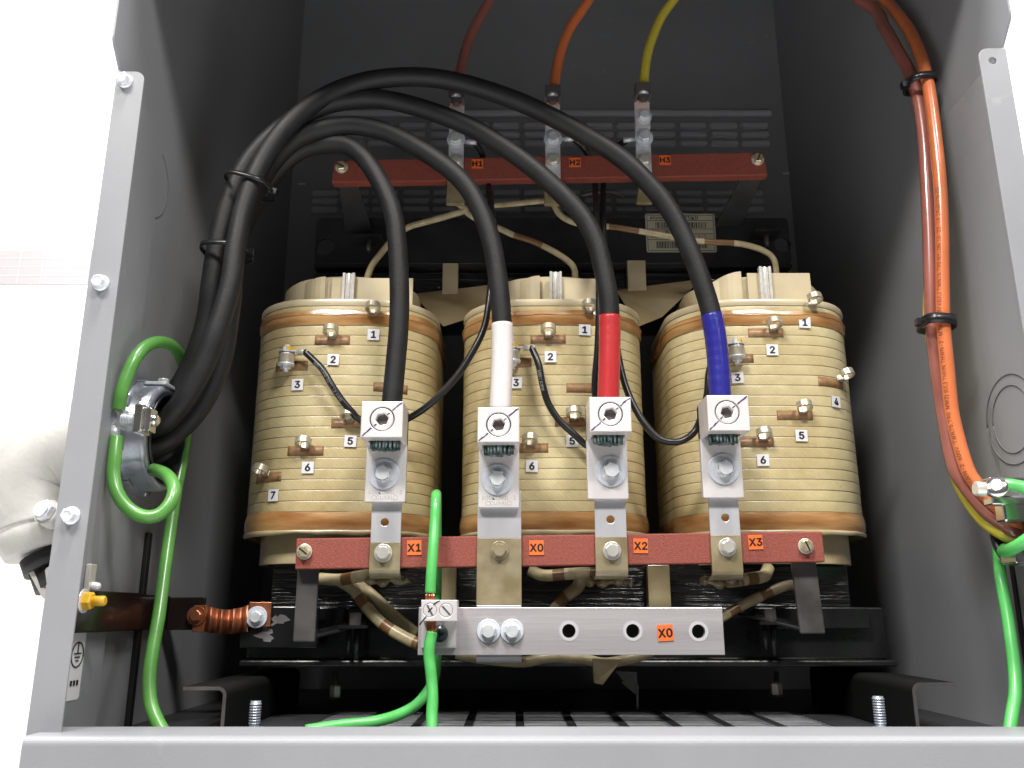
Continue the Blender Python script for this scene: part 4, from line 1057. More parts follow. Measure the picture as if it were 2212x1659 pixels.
# elbow outside
def X_at(u, v, y): return P(u, v, y)
EY = .10
elb = thing('conduit_elbow', tuple(P(90, 1200, EY)), 'off-white cast conduit elbow outside the left wall of the cabinet', 'conduit elbow')
pts = [P(230, 975, EY), P(185, 975, EY), P(135, 992, EY), P(98, 1035, EY), P(90, 1090, EY), P(98, 1140, EY)]
b = MB(); b.tube(catmull(pts, 10), .047, M['cast'], 36, rfun=lambda L: .049-.006*min(1, L/.1)); b.build('elbow_body', elb)
q = P(100, 1105, EY-.045); b = MB(); d = Vector((-.35, -1, .25)); b.cyl(q+Vector((.002, .012, -.004)), q, .011, M['cast'], 20); b.hexhead(axisframe(q, (-.25, -1, .3)), .0088, .006, M['zinc'], .3); b.lathe([(.0068, .006), (.0068, .0075)], M['zinc'], axisframe(q, (-.25, -1, .3)), 18); b.build('cover_screw', elb)
b = MB(); q0 = P(96, 1130, EY); q1 = P(108, 1190, EY)
b.cyl(q0, q1, .043, M['cast'], 36, r2=.036); b.build('elbow_collar', elb)
b = MB(); b.cyl(P(62, 1110, EY+.02), P(80, 1190, EY+.02), .040, M['cast'], 30, r2=.028); b.build('elbow_rear_half', elb)
b = MB(); q0 = P(112, 1195, EY); q1 = P(122, 1225, EY); b.cyl(q0, q1, .026, M['rubber'], 28); b.cyl(q1, P(135, 1262, EY), .022, M['rubber'], 28); b.build('rubber_gasket', elb)
b = MB(); b.cyl(P(135, 1220, EY-.012), P(142, 1262, EY-.012), .016, M['cast'], 6, False); b.build('gland_nut', elb, bevel=.002)
b = MB(); Q = [P(46, 1212, EY-.02), P(60, 1205, EY-.02), P(112, 1292, EY-.02), P(90, 1294, EY-.02)]; b.hexa(Q+[q+Vector((.0, .03, .0)) for q in Q], M['cast']); b.build('clamp_saddle', elb, bevel=.002)

# green bonding wire of the left hub: runs through the clamp
def wire(name, pts, r, m, label, cat, group=None, n=14, steps=10, body='insulation'):
    path = catmull([p if isinstance(p, Vector) else P(*p) for p in pts], steps)
    t = thing(name, tuple(path[-1]), label, cat, group)
    b = MB(); b.tube(path, r, m, n); b.build(body, t); return t, path
GW = 'green grounding wires'
g1 = thing('ground_wire', tuple(P(350, 1575, .1)), 'green wire looping through the clamp of the left conduit hub and down the left wall', 'ground wire', GW)
pts = [P(256, 884, .056), P(262, 850, .054), P(273, 815, .056), P(293, 773, .062), P(318, 747, .075), P(347, 739, .092), P(377, 752, .12), P(397, 790, .15), P(404, 850, .17), P(402, 930, .17), P(394, 990, .165), P(381, 1060, .155), P(369, 1140, .145), P(355, 1240, .13), P(343, 1330, .115), P(331, 1400, .105), P(323, 1460, .098), P(326, 1520, .092), P(344, 1566, .088), P(372, 1610, .085)]
path = catmull(pts, 10); b = MB(); b.tube(path, .0057, M['greenb'], 18); b.build('insulation', g1)
pts = [P(252, 945, .060), P(248, 985, .056), P(245, 1025, .054), P(253, 1063, .052), P(275, 1096, .050), P(309, 1115, .050), P(342, 1112, .052), P(367, 1088, .056), P(376, 1056, .062), P(364, 1030, .072), P(341, 1017, .086), P(318, 1014, .105), P(300, 1012, .125)]
path = catmull(pts, 10); b = MB(); b.tube(path, .0057, M['greenb'], 18); b.build('insulation', g1)
b = MB(); text_on_tube(b, path, .0057, 'STRANDED 6 AWG', .165, .0048, M['corematte'], side=.3); b.build('printing', g1)

# ------------------------------------------------------------------ upper terminals H1 H2 H3
def hterm(u, vt, vend, vs_, label, lug_only_bolt, taper=False, ring=1):
    Y0 = YH-.0045; k = P(u, vs_[3], Y0); x = k.x; w = .0176
    t = thing('terminal_strap', (x, Y0, k.z), label, 'terminal strap', 'upright straps on the upper red board')
    z1 = P(u, vs_[1]+10, Y0).z; z0 = P(u, 386, Y0).z; ze = P(u, vend, Y0).z
    b = MB(); b.box((x-w/2, Y0, z0), (x+w/2, Y0+.003, z1), M['zinc']); b.build('strap', t, bevel=.0006)
    b = MB(); ww = w/2+.001; n_ = .62 if taper else 1.12
    Q = [Vector((x-ww*n_-(.001 if taper else 0), Y0+.001, ze)), Vector((x+ww*n_, Y0+.001, ze)), Vector((x+ww, Y0, z0)), Vector((x-ww, Y0, z0))]
    if taper: Q = [Vector((x-ww*1.1, Y0+.001, ze)), Vector((x+ww*.8, Y0+.001, ze)), Vector((x+ww*.62, Y0, z0)), Vector((x-ww*.6, Y0, z0))]
    b.hexa(Q+[q+Vector((0, .006, 0)) for q in Q], M['resin']); b.build('taped_end', t, bevel=.0012)
    # lug tongue + barrel
    zb0 = P(u, vs_[0]+12, Y0-.01).z; zb1 = P(u, vs_[0]-11, Y0-.01).z
    lw = .0178; y1 = Y0-.0035
    b = MB(); zt2 = P(u, vs_[2]-22, y1).z; b.box((x-lw/2, y1, zt2), (x+lw/2, Y0-.0002, zb1+.002), M['alu']); b.build('lug_tongue', t, bevel=.0006)
    sc = P(u, vs_[0], y1-.016)
    b = MB(); vs, fs = platemesh(rect(-lw/2, lw/2, zb0, zb1+.002), [circ(0, sc.z, .0062, 24)], .008, .0006); b.add(vs, fs, M['sock'], FR((x, y1-.008, 0))); b.box((x-lw/2, y1-.009, zb0), (x+lw/2, y1, zb1+.002), M['sock']); b.build('lug_barrel', t)
    b = MB(); b.lathe([(.0060, 0), (.0060, .006), (.005, .007), (.003, .0068), (.0028, .004)], M['zinc'], axisframe((x, y1-.0085, sc.z), (0, -1, 0)), 24); b.build('set_screw', t)
    b = MB()
    for j in range(18):
        a_ = j*2.4; r_ = math.sqrt((j+.5)/18)*.0055; b.cyl((x+r_*math.cos(a_)*1.1, y1-.006+r_*math.sin(a_)*.6, zb0+.002), (x+r_*math.cos(a_)*1.1, y1-.006+r_*math.sin(a_)*.6, zb0-.0035), .0011, M['copper'], 6)
    b.build('conductor_strands', t)
    if vs_[1]: hexbolt('hex_bolt', P(u, vs_[1], y1-.0004), .0088, .0063, .0055, t, rot=.5)
    q = P(u, vs_[2], Y0-.0038); hexbolt('hex_bolt', q, .0108, .0072, .006, t, rot=.9+u)
    hexbolt('hex_bolt', P(u, vs_[3], Y0-.0005), .0086, .0066, .0045, t, m=M['steel'], rot=.2)
    return t, Vector((x, y1-.008, zb1)), q
h1, e1_, q1_ = hterm(985, 0, 440, (209, 252, 303, 348), 'upright strap with small lug on the red board left of the H1 sticker', 1)
h2, e2_, q2_ = hterm(1194.5, 0, 441, (207, 266, 301, 347), 'upright strap with small lug on the red board left of the H2 sticker', 1)
h3, e3_, q3_ = hterm(1391, 0, 438, (202, 253, 298, 347), 'upright strap with small lug on the red board left of the H3 sticker', 1, True)

# ------------------------------------------------------------------ thin black jumper wires from the H straps to tap 3 of each coil
GJ = 'thin black wires from the upper straps to the coil taps'
def ringlug(q, d, t):
    """crimped ring terminal at q pointing along d"""
    A = frame(q, d, (0, 0, 1) if abs(Vector(d).normalized().z) < .8 else (0, -1, 0)); b = MB()
    b.box((.009, -.0022, -.0006), (.016, .0022, .0006), M['zinc'], A); b.cyl(A @ Vector((.014, 0, 0)), A @ Vector((.024, 0, 0)), .0029, M['zinc'], 12)
    b.build('ring_terminal', t)
def ringlug2(q, d, t):   # flat ring round a vertical bolt
    d = Vector(d).normalized(); A = frame(q, d, (-d.y, d.x, 0)); b = MB()
    vs, fs = platemesh(circ(0, 0, .0078, 24), [circ(0, 0, .003, 12)], .0012); b.add(vs, fs, M['zinc'], A)
    b.box((.006, -.003, 0), (.014, .003, .0014), M['zinc'], A); b.cyl(A @ Vector((.013, 0, .0005)), A @ Vector((.025, 0, -.0012)), .0034, M['steel'], 12)
    b.build('ring_terminal', t)
rw = .0036
T3 = [Vector(c_['tap3']) for c_ in coils]
for c_ in coils: del c_['tap3']
def jumper(pts, label, prt=None):
    path = catmull([p if isinstance(p, Vector) else P(*p) for p in pts], 10)
    t = thing('jumper_wire', tuple(path[-1]), label, 'jumper wire', GJ)
    b = MB(); b.tube(path, rw, M['thin'], 14); b.build('insulation', t)
    if prt:
        b = MB()
        for s0, s_ in prt: text_on_tube(b, path, rw, s_, s0, .0042, M['print'], side=-.3)
        b.build('printing', t)
    return t
j1 = jumper([T3[0]+Vector((.96, -.24, -.05)).normalized()*.021+Vector((0, 0, .0003)), P(690, 790, .190), P(702, 806, .188), P(717, 832, .188), P(737, 862, .190), P(757, 886, .192), P(780, 908, .196), P(830, 925, .198), P(880, 905, .192), P(930, 872, .185), P(985, 815, .182), P(1022, 758, .182), P(1045, 710, .184), P(1055, 660, .186), P(1062, 600, .19), P(1070, 520, .195), P(1063, 460, .21), P(1055, 400, .24), P(1048, 360, .25), P(1040, 330, .236), P(1026, 309, .224)],
            'thin black wire from the H1 strap to the leftmost coil, passing behind the X1 lug', [(.02, '600V AWM 3271 12 AWG'), (.38, 'TYLS 3271 RADIX')])
ringlug2(T3[0], (1, -.25, -.05), j1); ringlug(q1_+Vector((0, .0012, 0)), (1, 0, -.1), j1)
j2 = jumper([T3[1]+Vector((.97, -.24, .02)).normalized()*.021+Vector((0, 0, .0003)), P(1163, 785, .189), P(1172, 830, .188), P(1184, 870, .190), P(1208, 908, .190), P(1240, 938, .190), P(1268, 962, .190), P(1300, 968, .192), P(1306, 930, .190), P(1290, 880, .186), P(1285, 830, .182), P(1291, 750, .18), P(1294, 660, .18), P(1293, 560, .185), P(1289, 470, .21), P(1285, 400, .245), P(1278, 350, .25), P(1262, 322, .24), P(1240, 301, .226)],
            'thin black wire from the H2 strap to the middle coil, behind the X2 lug', [(.03, '600V AWM'), (.50, 'TYLS 3271 RADIX CSA AWM I A/B 600V')])
ringlug2(T3[1], (1, -.25, .02), j2); ringlug(q2_+Vector((0, .0012, 0)), (1, 0, .05), j2)
j3 = jumper([T3[2]+Vector((-.97, -.24, 0)).normalized()*.021, P(1540, 772, .176), P(1531, 810, .172), P(1526, 860, .172), P(1505, 925, .180), P(1478, 950, .178), P(1450, 955, .176), P(1420, 945, .176), P(1390, 912, .178), P(1366, 870, .182), P(1350, 830, .186), P(1338, 780, .190), P(1325, 700, .195), P(1312, 600, .20), P(1304, 500, .22), P(1303, 420, .245), P(1308, 360, .25), P(1330, 320, .24), P(1352, 305, .228)],
            'thin black wire from the H3 strap to the right coil, sagging between coils')
ringlug2(T3[2], (-1, -.25, 0), j3); ringlug(q3_+Vector((0, .0012, 0)), (-1, 0, -.1), j3)

# ------------------------------------------------------------------ cream taped winding leads
GLD = 'cream taped winding leads above the coils'
def lead(pts, label, m, w=.0075, th=.0035, grp=GLD):
    path = catmull([P(*p) for p in pts], 10); t = thing('winding_lead', tuple(path[-1]), label, 'winding lead', grp)
    b = MB(); b.tube(path, w/2, M[m], 12, flat=(th/1.4, w/2)); b.build('taped_conductor', t); return t
lead([(985, 438, .236), (1005, 452, .238), (975, 464, .24), (930, 477, .245), (884, 490, .25), (856, 510, .25), (825, 545, .25), (803, 575, .25), (790, 610, .25)], 'cream taped lead from the H1 strap down to the top of the leftmost coil', 'lead')
lead([(990, 438, .236), (1012, 462, .24), (1045, 480, .243), (1080, 494, .245), (1110, 508, .246), (1150, 521, .248), (1190, 540, .25), (1222, 560, .252), (1240, 580, .253), (1243, 612, .253)], 'cream taped lead with a brown wrap from H1 down to the middle coil', 'leadh')
lead([(1190, 432, .236), (1150, 436, .238), (1100, 441, .24), (1050, 445, .244), (1015, 455, .25)], 'short cream taped lead running left from the H2 strap below the red board', 'lead')
lead([(1196, 440, .236), (1208, 462, .236), (1232, 478, .236), (1270, 487, .238), (1320, 490, .24), (1360, 496, .24), (1420, 506, .24), (1480, 517, .24), (1540, 523, .242), (1600, 527, .245), (1648, 541, .25), (1672, 562, .253), (1678, 602, .254)], 'cream taped lead from the H2 strap across the barcode label to the right coil', 'leadh')
b = MB(); c_ = catmull([P(1255, 422, .30), P(1300, 414, .30), P(1335, 417, .31), P(1345, 425, .32)], 8); tt = thing('winding_lead', tuple(c_[0]), 'dull sleeved lead far back between H2 and H3 below the red board', 'winding lead', GLD); b.tube(c_, .003, M['post'], 10); b.build('sleeve', tt)
GL2 = 'striped leads below the lower red board'
lead([(690, 1250, .222), (735, 1252, .215), (790, 1243, .205), (830, 1242, .198)], 'brown and cream striped lead joining the back of the X1 strap', 'leads', .012, .007, GL2)
lead([(735, 1255, .225), (765, 1275, .222), (790, 1310, .218), (830, 1350, .212), (870, 1375, .206), (905, 1392, .2)], 'brown and cream striped lead falling from X1 to the left end of the neutral bar', 'leads', .012, .007, GL2)
lead([(740, 1250, .232), (790, 1275, .232), (850, 1330, .232), (900, 1370, .23)], 'dark brown lead running behind the striped one at the left', 'lead', .012, .006, GL2)
lead([(1145, 1232, .225), (1175, 1243, .218), (1225, 1240, .212), (1270, 1238, .206), (1310, 1244, .20)], 'brown and cream striped lead joining the left side of the X2 strap', 'leads', .012, .007, GL2)
lead([(1255, 1245, .22), (1248, 1268, .222), (1215, 1295, .224), (1190, 1330, .224)], 'brown and cream striped lead dropping behind the neutral bar below X2', 'leads', .013, .008, GL2)
lead([(1660, 1226, .225), (1650, 1244, .215), (1620, 1250, .208), (1570, 1256, .2)], 'short striped lead curling from the right to the back of the X3 strap', 'leads', .013, .008, GL2)
lead([(1720, 1262, .215), (1690, 1268, .215), (1640, 1290, .215), (1590, 1315, .212), (1540, 1345, .208)], 'brown and cream striped lead rising from the neutral bar to the right board leg', 'leads', .010, .006, GL2)
lead([(985, 1412, .20), (1050, 1424, .20), (1130, 1430, .2), (1190, 1420, .2), (1260, 1424, .2), (1310, 1432, .2), (1380, 1418, .2), (1420, 1400, .2)], 'cream taped lead peeping out along the underside of the neutral bar', 'lead', .010, .007, GL2)
# hanging tape tail and resin drip
t = thing('tape_tail', tuple(P(1310, 1480, .19)), 'stiff tan tape tail hanging below the neutral bar', 'tape tail')
Q = [P(1283, 1476, .19), P(1302, 1480, .188), P(1345, 1425, .186), P(1280, 1422, .186)]
b = MB(); b.hexa(Q+[q+Vector((0, .004, 0)) for q in Q], M['resin']); b.build('folded_tape', t, bevel=.0008)
t = thing('resin_drip', tuple(P(1377, 1532, .21)), 'brittle grey resin drip hanging right of the tan tape tail', 'resin drip')
b = MB(); Q = [P(1376, 1500, .21), P(1381, 1532, .21), P(1377, 1450, .21), P(1330, 1450, .21)]
for A1, A2, A3 in (((1330, 1450), (1376, 1452), (1352, 1478)), ((1342, 1474), (1376, 1452), (1378, 1505)), ((1372, 1480), (1380, 1480), (1377, 1530))):
    tri = [P(*A1, .21), P(*A2, .209), P(*A3, .211)]; b.add([tuple(p) for p in tri]+[tuple(p+Vector((0, .0015, 0))) for p in tri], [(0, 1, 2), (5, 4, 3), (0, 3, 4, 1), (1, 4, 5, 2), (2, 5, 3, 0)], M['post'])
b.cyl(P(1377, 1500, .21), P(1377, 1531, .21), .0012, M['post'], 8); b.build('resin_film', t)

# ------------------------------------------------------------------ neutral bus bar
YN = .1545; a = P(902, 1415, YN); c = P(1560, 1312, YN)
nb = thing('neutral_bar', ((a.x+c.x)/2, YN, a.z), 'bright aluminium neutral bar marked X0 with three open holes below the red board', 'busbar')
hs = []
for u, v in ((1229, 1363), (1367, 1363), (1509, 1364)):
    q = P(u, v, YN); hs.append(circ(q.x, q.z, .0062, 28))
vs, fs = platemesh(rect(a.x, c.x, a.z, c.z), hs, .0062, .0005)
b = MB(); b.add(vs, fs, M['alubar'], FR((0, YN+.0062, 0))); b.build('bar', nb)
for u, v in ((1229, 1363), (1367, 1363), (1509, 1364)):
    q = P(u, v, YN); vs, fs = platemesh(circ(q.x, q.z, .0090, 32), [circ(q.x, q.z, .0063, 28)], .0002)
    b = MB(); b.add(vs, fs, M['emb'], FR((0, YN-.0001, 0))); b.build('hole_rim', nb)
for u, v, r in ((1055.5, 1363, .4), (1106, 1363, 1.2)): hexbolt('hex_bolt', P(u, v, YN-.0004), .0108, .0072, .0058, nb, rot=r)
sticker('X0', P(1437, 1367, YN-.0006), .0145, .0145, nb, size=.0100, rot=.06, bold=.06)

# two-screw ground lug
gl = thing('ground_lug', tuple(P(946, 1400, YN)), 'small two-screw aluminium lug clamping the bare part of the green wire on the neutral bar', 'ground lug')
YK = .126
a = P(909, 1342, YK); c = P(988, 1296, YK); x0, x1 = a.x, c.x; z0, z1 = a.z, c.z
sc = [P(928.5, 1318, YK), P(963.5, 1318.5, YK)]
b = MB(); vs, fs = platemesh(rect(x0, x1, z0, z1), [circ(s.x, s.z, .0062, 28) for s in sc], .007, .0006); b.add(vs, fs, M['alu'], FR((0, YK+.007, 0)))
b.box((x0, YK+.0068, z0), (x1, YK+.0082, z1), M['alu'])
b.box((x0, YK+.0082, z0), (x0+.003, YN-.006, z1), M['alu']); b.box((x1-.003, YK+.0082, z0), (x1, YN-.006, z1), M['alu']); b.box((x0+.017, YK+.0082, z0), (x0+.019, YN-.006, z1), M['alu']); b.build('lug_body', gl)
a = P(909, 1400, YN-.005); c = P(985, 1342, YN-.005); b = MB(); b.box((a.x, YN-.006, a.z), (c.x, YN-.0003, z1), M['alu']); b.build('lug_base', gl, bevel=.0008)
for i, s in enumerate(sc):
    b = MB(); A = axisframe((s.x, YK+.005, s.z), (0, -1, 0)); b.lathe([(.0059, 0), (.0059, .0044), (.0054, .005)], M['alu'], A, 28)
    b.box((-.0008, -.0052, .0049), (.0008, .0052, .0052), M['sock'], A @ Matrix.Rotation(.5+i*.25, 4, 'Z')); b.build('slotted_screw', gl)
b = MB(); 
for p0_, p1_ in (((906, 1350), (921, 1331)), ((925, 1322), (934, 1312)), ((936, 1306), (950, 1297))):
    q0_, q1_2 = P(*p0_, YK-.0003), P(*p1_, YK-.0003); d = (q1_2-q0_).normalized(); n_ = Vector((-d.z, 0, d.x))*.0007
    vs = [q0_-n_, q0_+n_, q1_2+n_*.6, q1_2-n_*.6]; b.hexa(vs+[q+Vector((0, .0002, 0)) for q in vs], M['ink'])
b.build('torque_mark', gl)
b = MB(); A = axisframe(P(950, 1369, YN-.006), (0, -1, 0)); b.lathe([(.0078, 0), (.0072, .0026), (.004, .0042), (.0015, .0044)], M['gel'], A, 24); b.box((-.0038, -.0007, .0040), (.0038, .0007, .0046), M['dark'], A); b.box((-.0007, -.0038, .0040), (.0007, .0038, .0046), M['dark'], A); b.build('mounting_screw', gl)

# green wire through that lug, looping over the red board and back down
xg = P(931, 1318, .1365)
g2 = thing('ground_wire', tuple(P(934, 1570, .14)), 'bright green wire through the neutral bar lug, looping over the red board', 'ground wire', GW)
pts = [P(929.5, 1281, .137), P(932, 1235, .138), P(936, 1180, .143), P(939, 1130, .150), P(941, 1090, .155), P(942, 1072, .164), P(943, 1069, .176), P(943, 1085, .188), P(943, 1130, .192), P(944, 1200, .195), P(943, 1280, .200), P(943, 1350, .2), P(943, 1420, .195), P(938, 1465, .19), P(921, 1498, .182), P(893, 1527, .17), P(850, 1548, .155), P(800, 1560, .145), P(735, 1567, .14), P(660, 1578, .135)]
b = MB(); b.tube(catmull(pts, 10), .0050, M['green'], 18); b.build('insulation', g2)
pts = [P(933, 1366, .135), P(928, 1395, .133), P(927, 1420, .132), P(930, 1445, .130), P(933, 1475, .128), P(934.5, 1510, .124), P(933, 1545, .12), P(933, 1580, .115), P(933, 1620, .11)]
b = MB(); b.tube(catmull(pts, 10), .0051, M['green'], 18); b.build('insulation', g2)
b = MB()
for k in range(19):
    a_ = k*2.4; r_ = math.sqrt((k+.5)/19); dx, dy = .0042*r_*math.cos(a_), .0040*r_*math.sin(a_); tw = .6
    p0 = P(929.5, 1283, .137)+Vector((dx, dy, 0)); p1 = P(931, 1318, .1375)+Vector((dx*1.05, dy, 0)); p2 = P(932.5, 1368, .1355)+Vector((dx*math.cos(tw)-dy*math.sin(tw), dx*math.sin(tw)+dy*math.cos(tw), 0))
    b.tube(catmull([p0, p1, p2], 5), .00085, M['copper'], 6)
b.build('bare_strands', g2)

# ------------------------------------------------------------------ ground strap at lower left
gs = thing('ground_bar', tuple(PXp(240, 1365, -XW+.008)), 'dark brown varnished bar bolted low on the left wall with a yellow marked stud', 'ground bar')
zt_ = PXp(235, 1278, -XW+.008).z; zb_ = PXp(235, 1364, -XW+.008).z
y0 = .004; y1 = .222
b = MB(); b.box((-XW+.0058, y0+.003, zb_), (-XW+.013, PXp(304, 1320, -XW+.012).y, zt_), M['brownbar']); b.box((-XW+.0058, PXp(304, 1320, -XW+.012).y, zb_-.0), (-XW+.0085, y1, zt_-.001), M['brownbar']); qx = P(440, 1330, .217).x; b.box((-XW+.0086, .2172, P(400, 1361, .217).z), (qx, .2215, P(400, 1290, .217).z), M['brownbar']); b.build('bar', gs, bevel=.001)
q = PXp(182, 1306, -XW+.03); b = MB(); yb = .030
A = axisframe((-XW+.013, yb, (zt_+zb_)/2+.008), (1, 0, 0)); b.hexhead(A, .0072, .008, M['yellow'], .2); b.lathe([(.0095, 0), (.0095, .0015)], M['zinc'], A, 24); b.lathe([(.004, .006), (.004, .017), (.003, .018)], M['yellow'], A, 16); b.build('marked_stud', gs)
b = MB(); q = PXp(190, 1256, -XW+.006); b.box((-XW+.0055, q.y-.006, q.z-.016), (-XW+.010, q.y+.005, q.z+.014), M['steel']); b.lathe([(.004, 0), (.003, .006), (.001, .007)], M['zinc'], axisframe((-XW+.010, q.y, q.z-.004), (1, 0, 0)), 14); b.build('bright_clip', gs, bevel=.001)

cl = thing('copper_link', tuple(P(500, 1363, .215)), 'corrugated bare copper link bridging from the left wall to the core frame', 'copper link')
YK2 = .214; zt_ = P(500, 1307, YK2).z; zb_ = P(500, 1361, YK2).z; x0 = P(418, 1330, YK2).x; xa = P(444, 1330, YK2).x; xb_ = P(537, 1330, YK2).x; x1 = P(585, 1330, YK2).x
b = MB(); n_ = 60; vs = []
for lay in range(1):
    for k in range(n_+1):
        f = k/n_; x = xa+(xb_-xa)*f; y = YK2-.0038*(1-math.cos(2*PI*f*3.6))*(.4+.6*math.sin(PI*f)); sag = -.0022*math.sin(PI*f)
        vs += [(x, y, zb_+sag-.0015), (x, y, zt_+sag*2), (x, y+.003, zt_+sag*2), (x, y+.003, zb_+sag-.0015)]
b.add(vs, [(k*4+j, k*4+(j+1) % 4, k*4+4+(j+1) % 4, k*4+4+j) for k in range(n_) for j in range(4)], M['copperd'], None, True); b.build('corrugated_foil', cl)
b = MB(); b.box((xb_, YK2-.001, zb_+.003), (x1, YK2+.003, zt_+.003), M['copperd']); b.build('end_pad', cl, bevel=.0006)
b = MB(); b.box((x0, YK2-.001, zb_-.002), (xa, YK2+.003, zt_), M['copperd']); b.build('end_pad', cl, bevel=.0006)
hexbolt('hex_bolt', P(555, 1333, YK2-.0015), .0105, .0062, .005, cl, rot=.4); hexbolt('hex_bolt', P(425, 1330, YK2-.0015), .0095, .006, .004, cl, m=M['copperd'], rot=.2)
# foot plate of the core that the link bolts to, with scraped paint
b = MB(); a = P(560, 1400, YK2+.004); c = P(690, 1310, YK2+.004); b.box((a.x-.02, YK2+.004, a.z), (c.x, YK2+.009, c.z), M['core']); b.build('foot_plate', core, bevel=.001)
def blob(cu_, cv_, r, seed, y, parent):
    rr_ = random.Random(seed); pts = []
    for k in range(22):
        a = 2*PI*k/22; q = P(cu_+r*(1+.45*math.sin(a*3+seed)+rr_.uniform(-.25, .25))*math.cos(a)*1.15, cv_+r*(.8+.3*math.sin(a*2+seed)+rr_.uniform(-.2, .2))*math.sin(a), y); pts.append((q.x, q.z))
    vs, fs = platemesh(pts, [], .0003); b = MB(); b.add(vs, fs, M['scrape'], FR((0, y+.0003, 0))); b.build('scraped_patch', parent)
blob(598, 1340, 16, 2, YK2+.0034, core); blob(573, 1372, 15, 5, YK2+.0034, core)
# ------------------------------------------------------------------ feet rails and anchor bolts on the floor
GF = 'steel feet rails under the core'
for sx, (uv, vtop) in ((-1, (487, 1487)), (1, (1972, 1478))):
    yf = .10; q = P(uv, vtop, yf); zt_ = q.z; th = .003
    t = thing('foot_rail', (q.x, .3, ZF), ('bent steel foot rail under the left end of the core' if sx < 0 else 'bent steel foot rail under the right end of the core'), 'foot rail', GF)
    b = MB(); e = .036; R = .006
    ring = [(0, ZF), (0, zt_-R)]+[(-(-R+R*math.cos(a))*1, zt_-R+R*math.sin(a)) for a in []]
    prof = [(0., ZF+.001), (0., zt_-R)]
    for k in range(1, 7): a = PI/2*k/6; prof.append((sx*(R-R*math.cos(a)), zt_-R+R*math.sin(a)))
    prof.append((sx*e, zt_))
    N2 = len(prof); vs = []
    for yy in (yf, .36):
        for i, (px, pz) in enumerate(prof):
            a_ = Vector(prof[max(i-1, 0)]); b_ = Vector(prof[min(i+1, N2-1)]); d = (b_-a_).normalized(); n2 = Vector((-d.y, d.x))*th*.5*1
            vs += [(q.x+px+n2.x, yy, pz+n2.y), (q.x+px-n2.x, yy, pz-n2.y)]
    fs = []
    for i in range(N2-1):
        a0, a1, b0, b1 = 2*i, 2*i+1, 2*i+2, 2*i+3; o_ = 2*N2
        fs += [(a0, b0, b1, a1), (o_+a0, o_+a1, o_+b1, o_+b0), (a0, o_+a0, o_+b0, b0), (a1, b1, o_+b1, o_+a1)]
    fs += [(0, 1, 2*N2+1, 2*N2), (2*N2-2, 4*N2-2, 4*N2-1, 2*N2-1)]
    b.add(vs, fs, M['railblack']); b.add([tuple(v_-Vector((0, .0004, 0))) for v_ in [Vector(q_) for q_ in vs[:2*N2]]], [(2*i, 2*i+1, 2*i+3, 2*i+2) for i in range(N2-1)], M['post']); b.build('rail', t)  # cut front edge coloured lighter, painting in its edge highlights
for u, v0, v1, lb in ((553, 1514, 1556, 'threaded anchor bolt with nut on the cabinet floor, left side'), (1896, 1504, 1548, 'threaded anchor bolt with nut on the cabinet floor, right side')):
    yy = .085; a = P(u, v0, yy); zb_ = ZF+.0; t = thing('anchor_bolt', (a.x, yy, ZF), lb, 'bolt', 'anchor bolts on the cabinet floor')
    b = MB(); b.cyl((a.x, yy, zb_), (a.x, yy, a.z), .0042, M['dzinc'], 16)
    z = zb_+.012
    while z < a.z-.002: b.cyl((a.x, yy, z), (a.x, yy, z+.0011), .0048, M['dzinc'], 16); z += .0021
    b.build('threaded_rod', t)
    b = MB(); b.hexhead(axisframe((a.x, yy, zb_+.002), (0, 0, 1)), .0092, .0075, M['dzinc'], .3); b.lathe([(.016, 0), (.016, .002)], M['dzinc'], axisframe((a.x, yy, zb_+.0005), (0, 0, 1)), 28); b.build('nut', t)

# ------------------------------------------------------------------ right wall: phase wires, hub, green wire
HX = XW; qh = PXp(2176, 1128, XW); RY, RZ = .058, P(2172, 1146, .058).z
hub2 = thing('conduit_hub', (XW, RY, RZ), 'bright zinc conduit hub with clamp on the right wall where the orange wire enters', 'conduit hub', 'zinc conduit hubs on the side walls')
A = axisframe((XW-.0005, RY, RZ), (-1, 0, 0))
RR = .0255
b = MB(); b.lathe([(RR*.8, 0), (RR*1.28, 0), (RR*1.28, .007), (RR*1.16, .009), (RR*1.14, .020), (RR*1.02, .022), (RR*.9, .02), (RR*.9, 0)], M['dzinc'], A, 40, True, cap=False); b.build('bushing_ring', hub2)
b = MB(); b.lathe([(RR*.88, .0), (RR*.9, .021), (RR*1.12, .0235), (RR*1.14, .0270), (RR*.98, .029), (RR*.86, .026), (RR*.84, .0)], M['plasticblk'], A, 40, True, cap=False); b.lathe([(RR*.85, -.01), (RR*.85, .002)], M['dark'], A, 30); b.build('insulating_throat', hub2)
b = MB(); YW = .022
q = P(2154, 1056, YW); b.lathe([(.0095, 0), (.0095, .004), (.007, .006), (.004, .0065)], M['chrome'], axisframe(q, (-.5, -.7, .4)), 28); b.lathe([(.006, 0), (.006, .010)], M['steel'], axisframe(q+Vector((-.006, .004, 0)), (-1, 0, .1)), 14)
b.box((q.x-.002, YW+.006, q.z-.012), (XW-.006, YW+.020, q.z-.006), M['chrome']); b.box((q.x-.002, YW+.006, q.z+.008), (XW-.006, YW+.020, q.z+.0105), M['chrome'])
b.build('clamp_body', hub2, bevel=.0012)
b = MB(); q = P(2190, 1098, YW); b.box((q.x-.004, YW+.008, q.z-.010), (XW-.004, YW+.022, q.z+.008), M['chrome']); b.build('clamp_saddle', hub2, bevel=.002)
b = MB(); q = P(2205, 1210, .05); b.box((q.x-.010, .040, q.z-.003), (XW-.002, .062, q.z+.006), M['chrome']); b.build('hub_foot', hub2, bevel=.001)
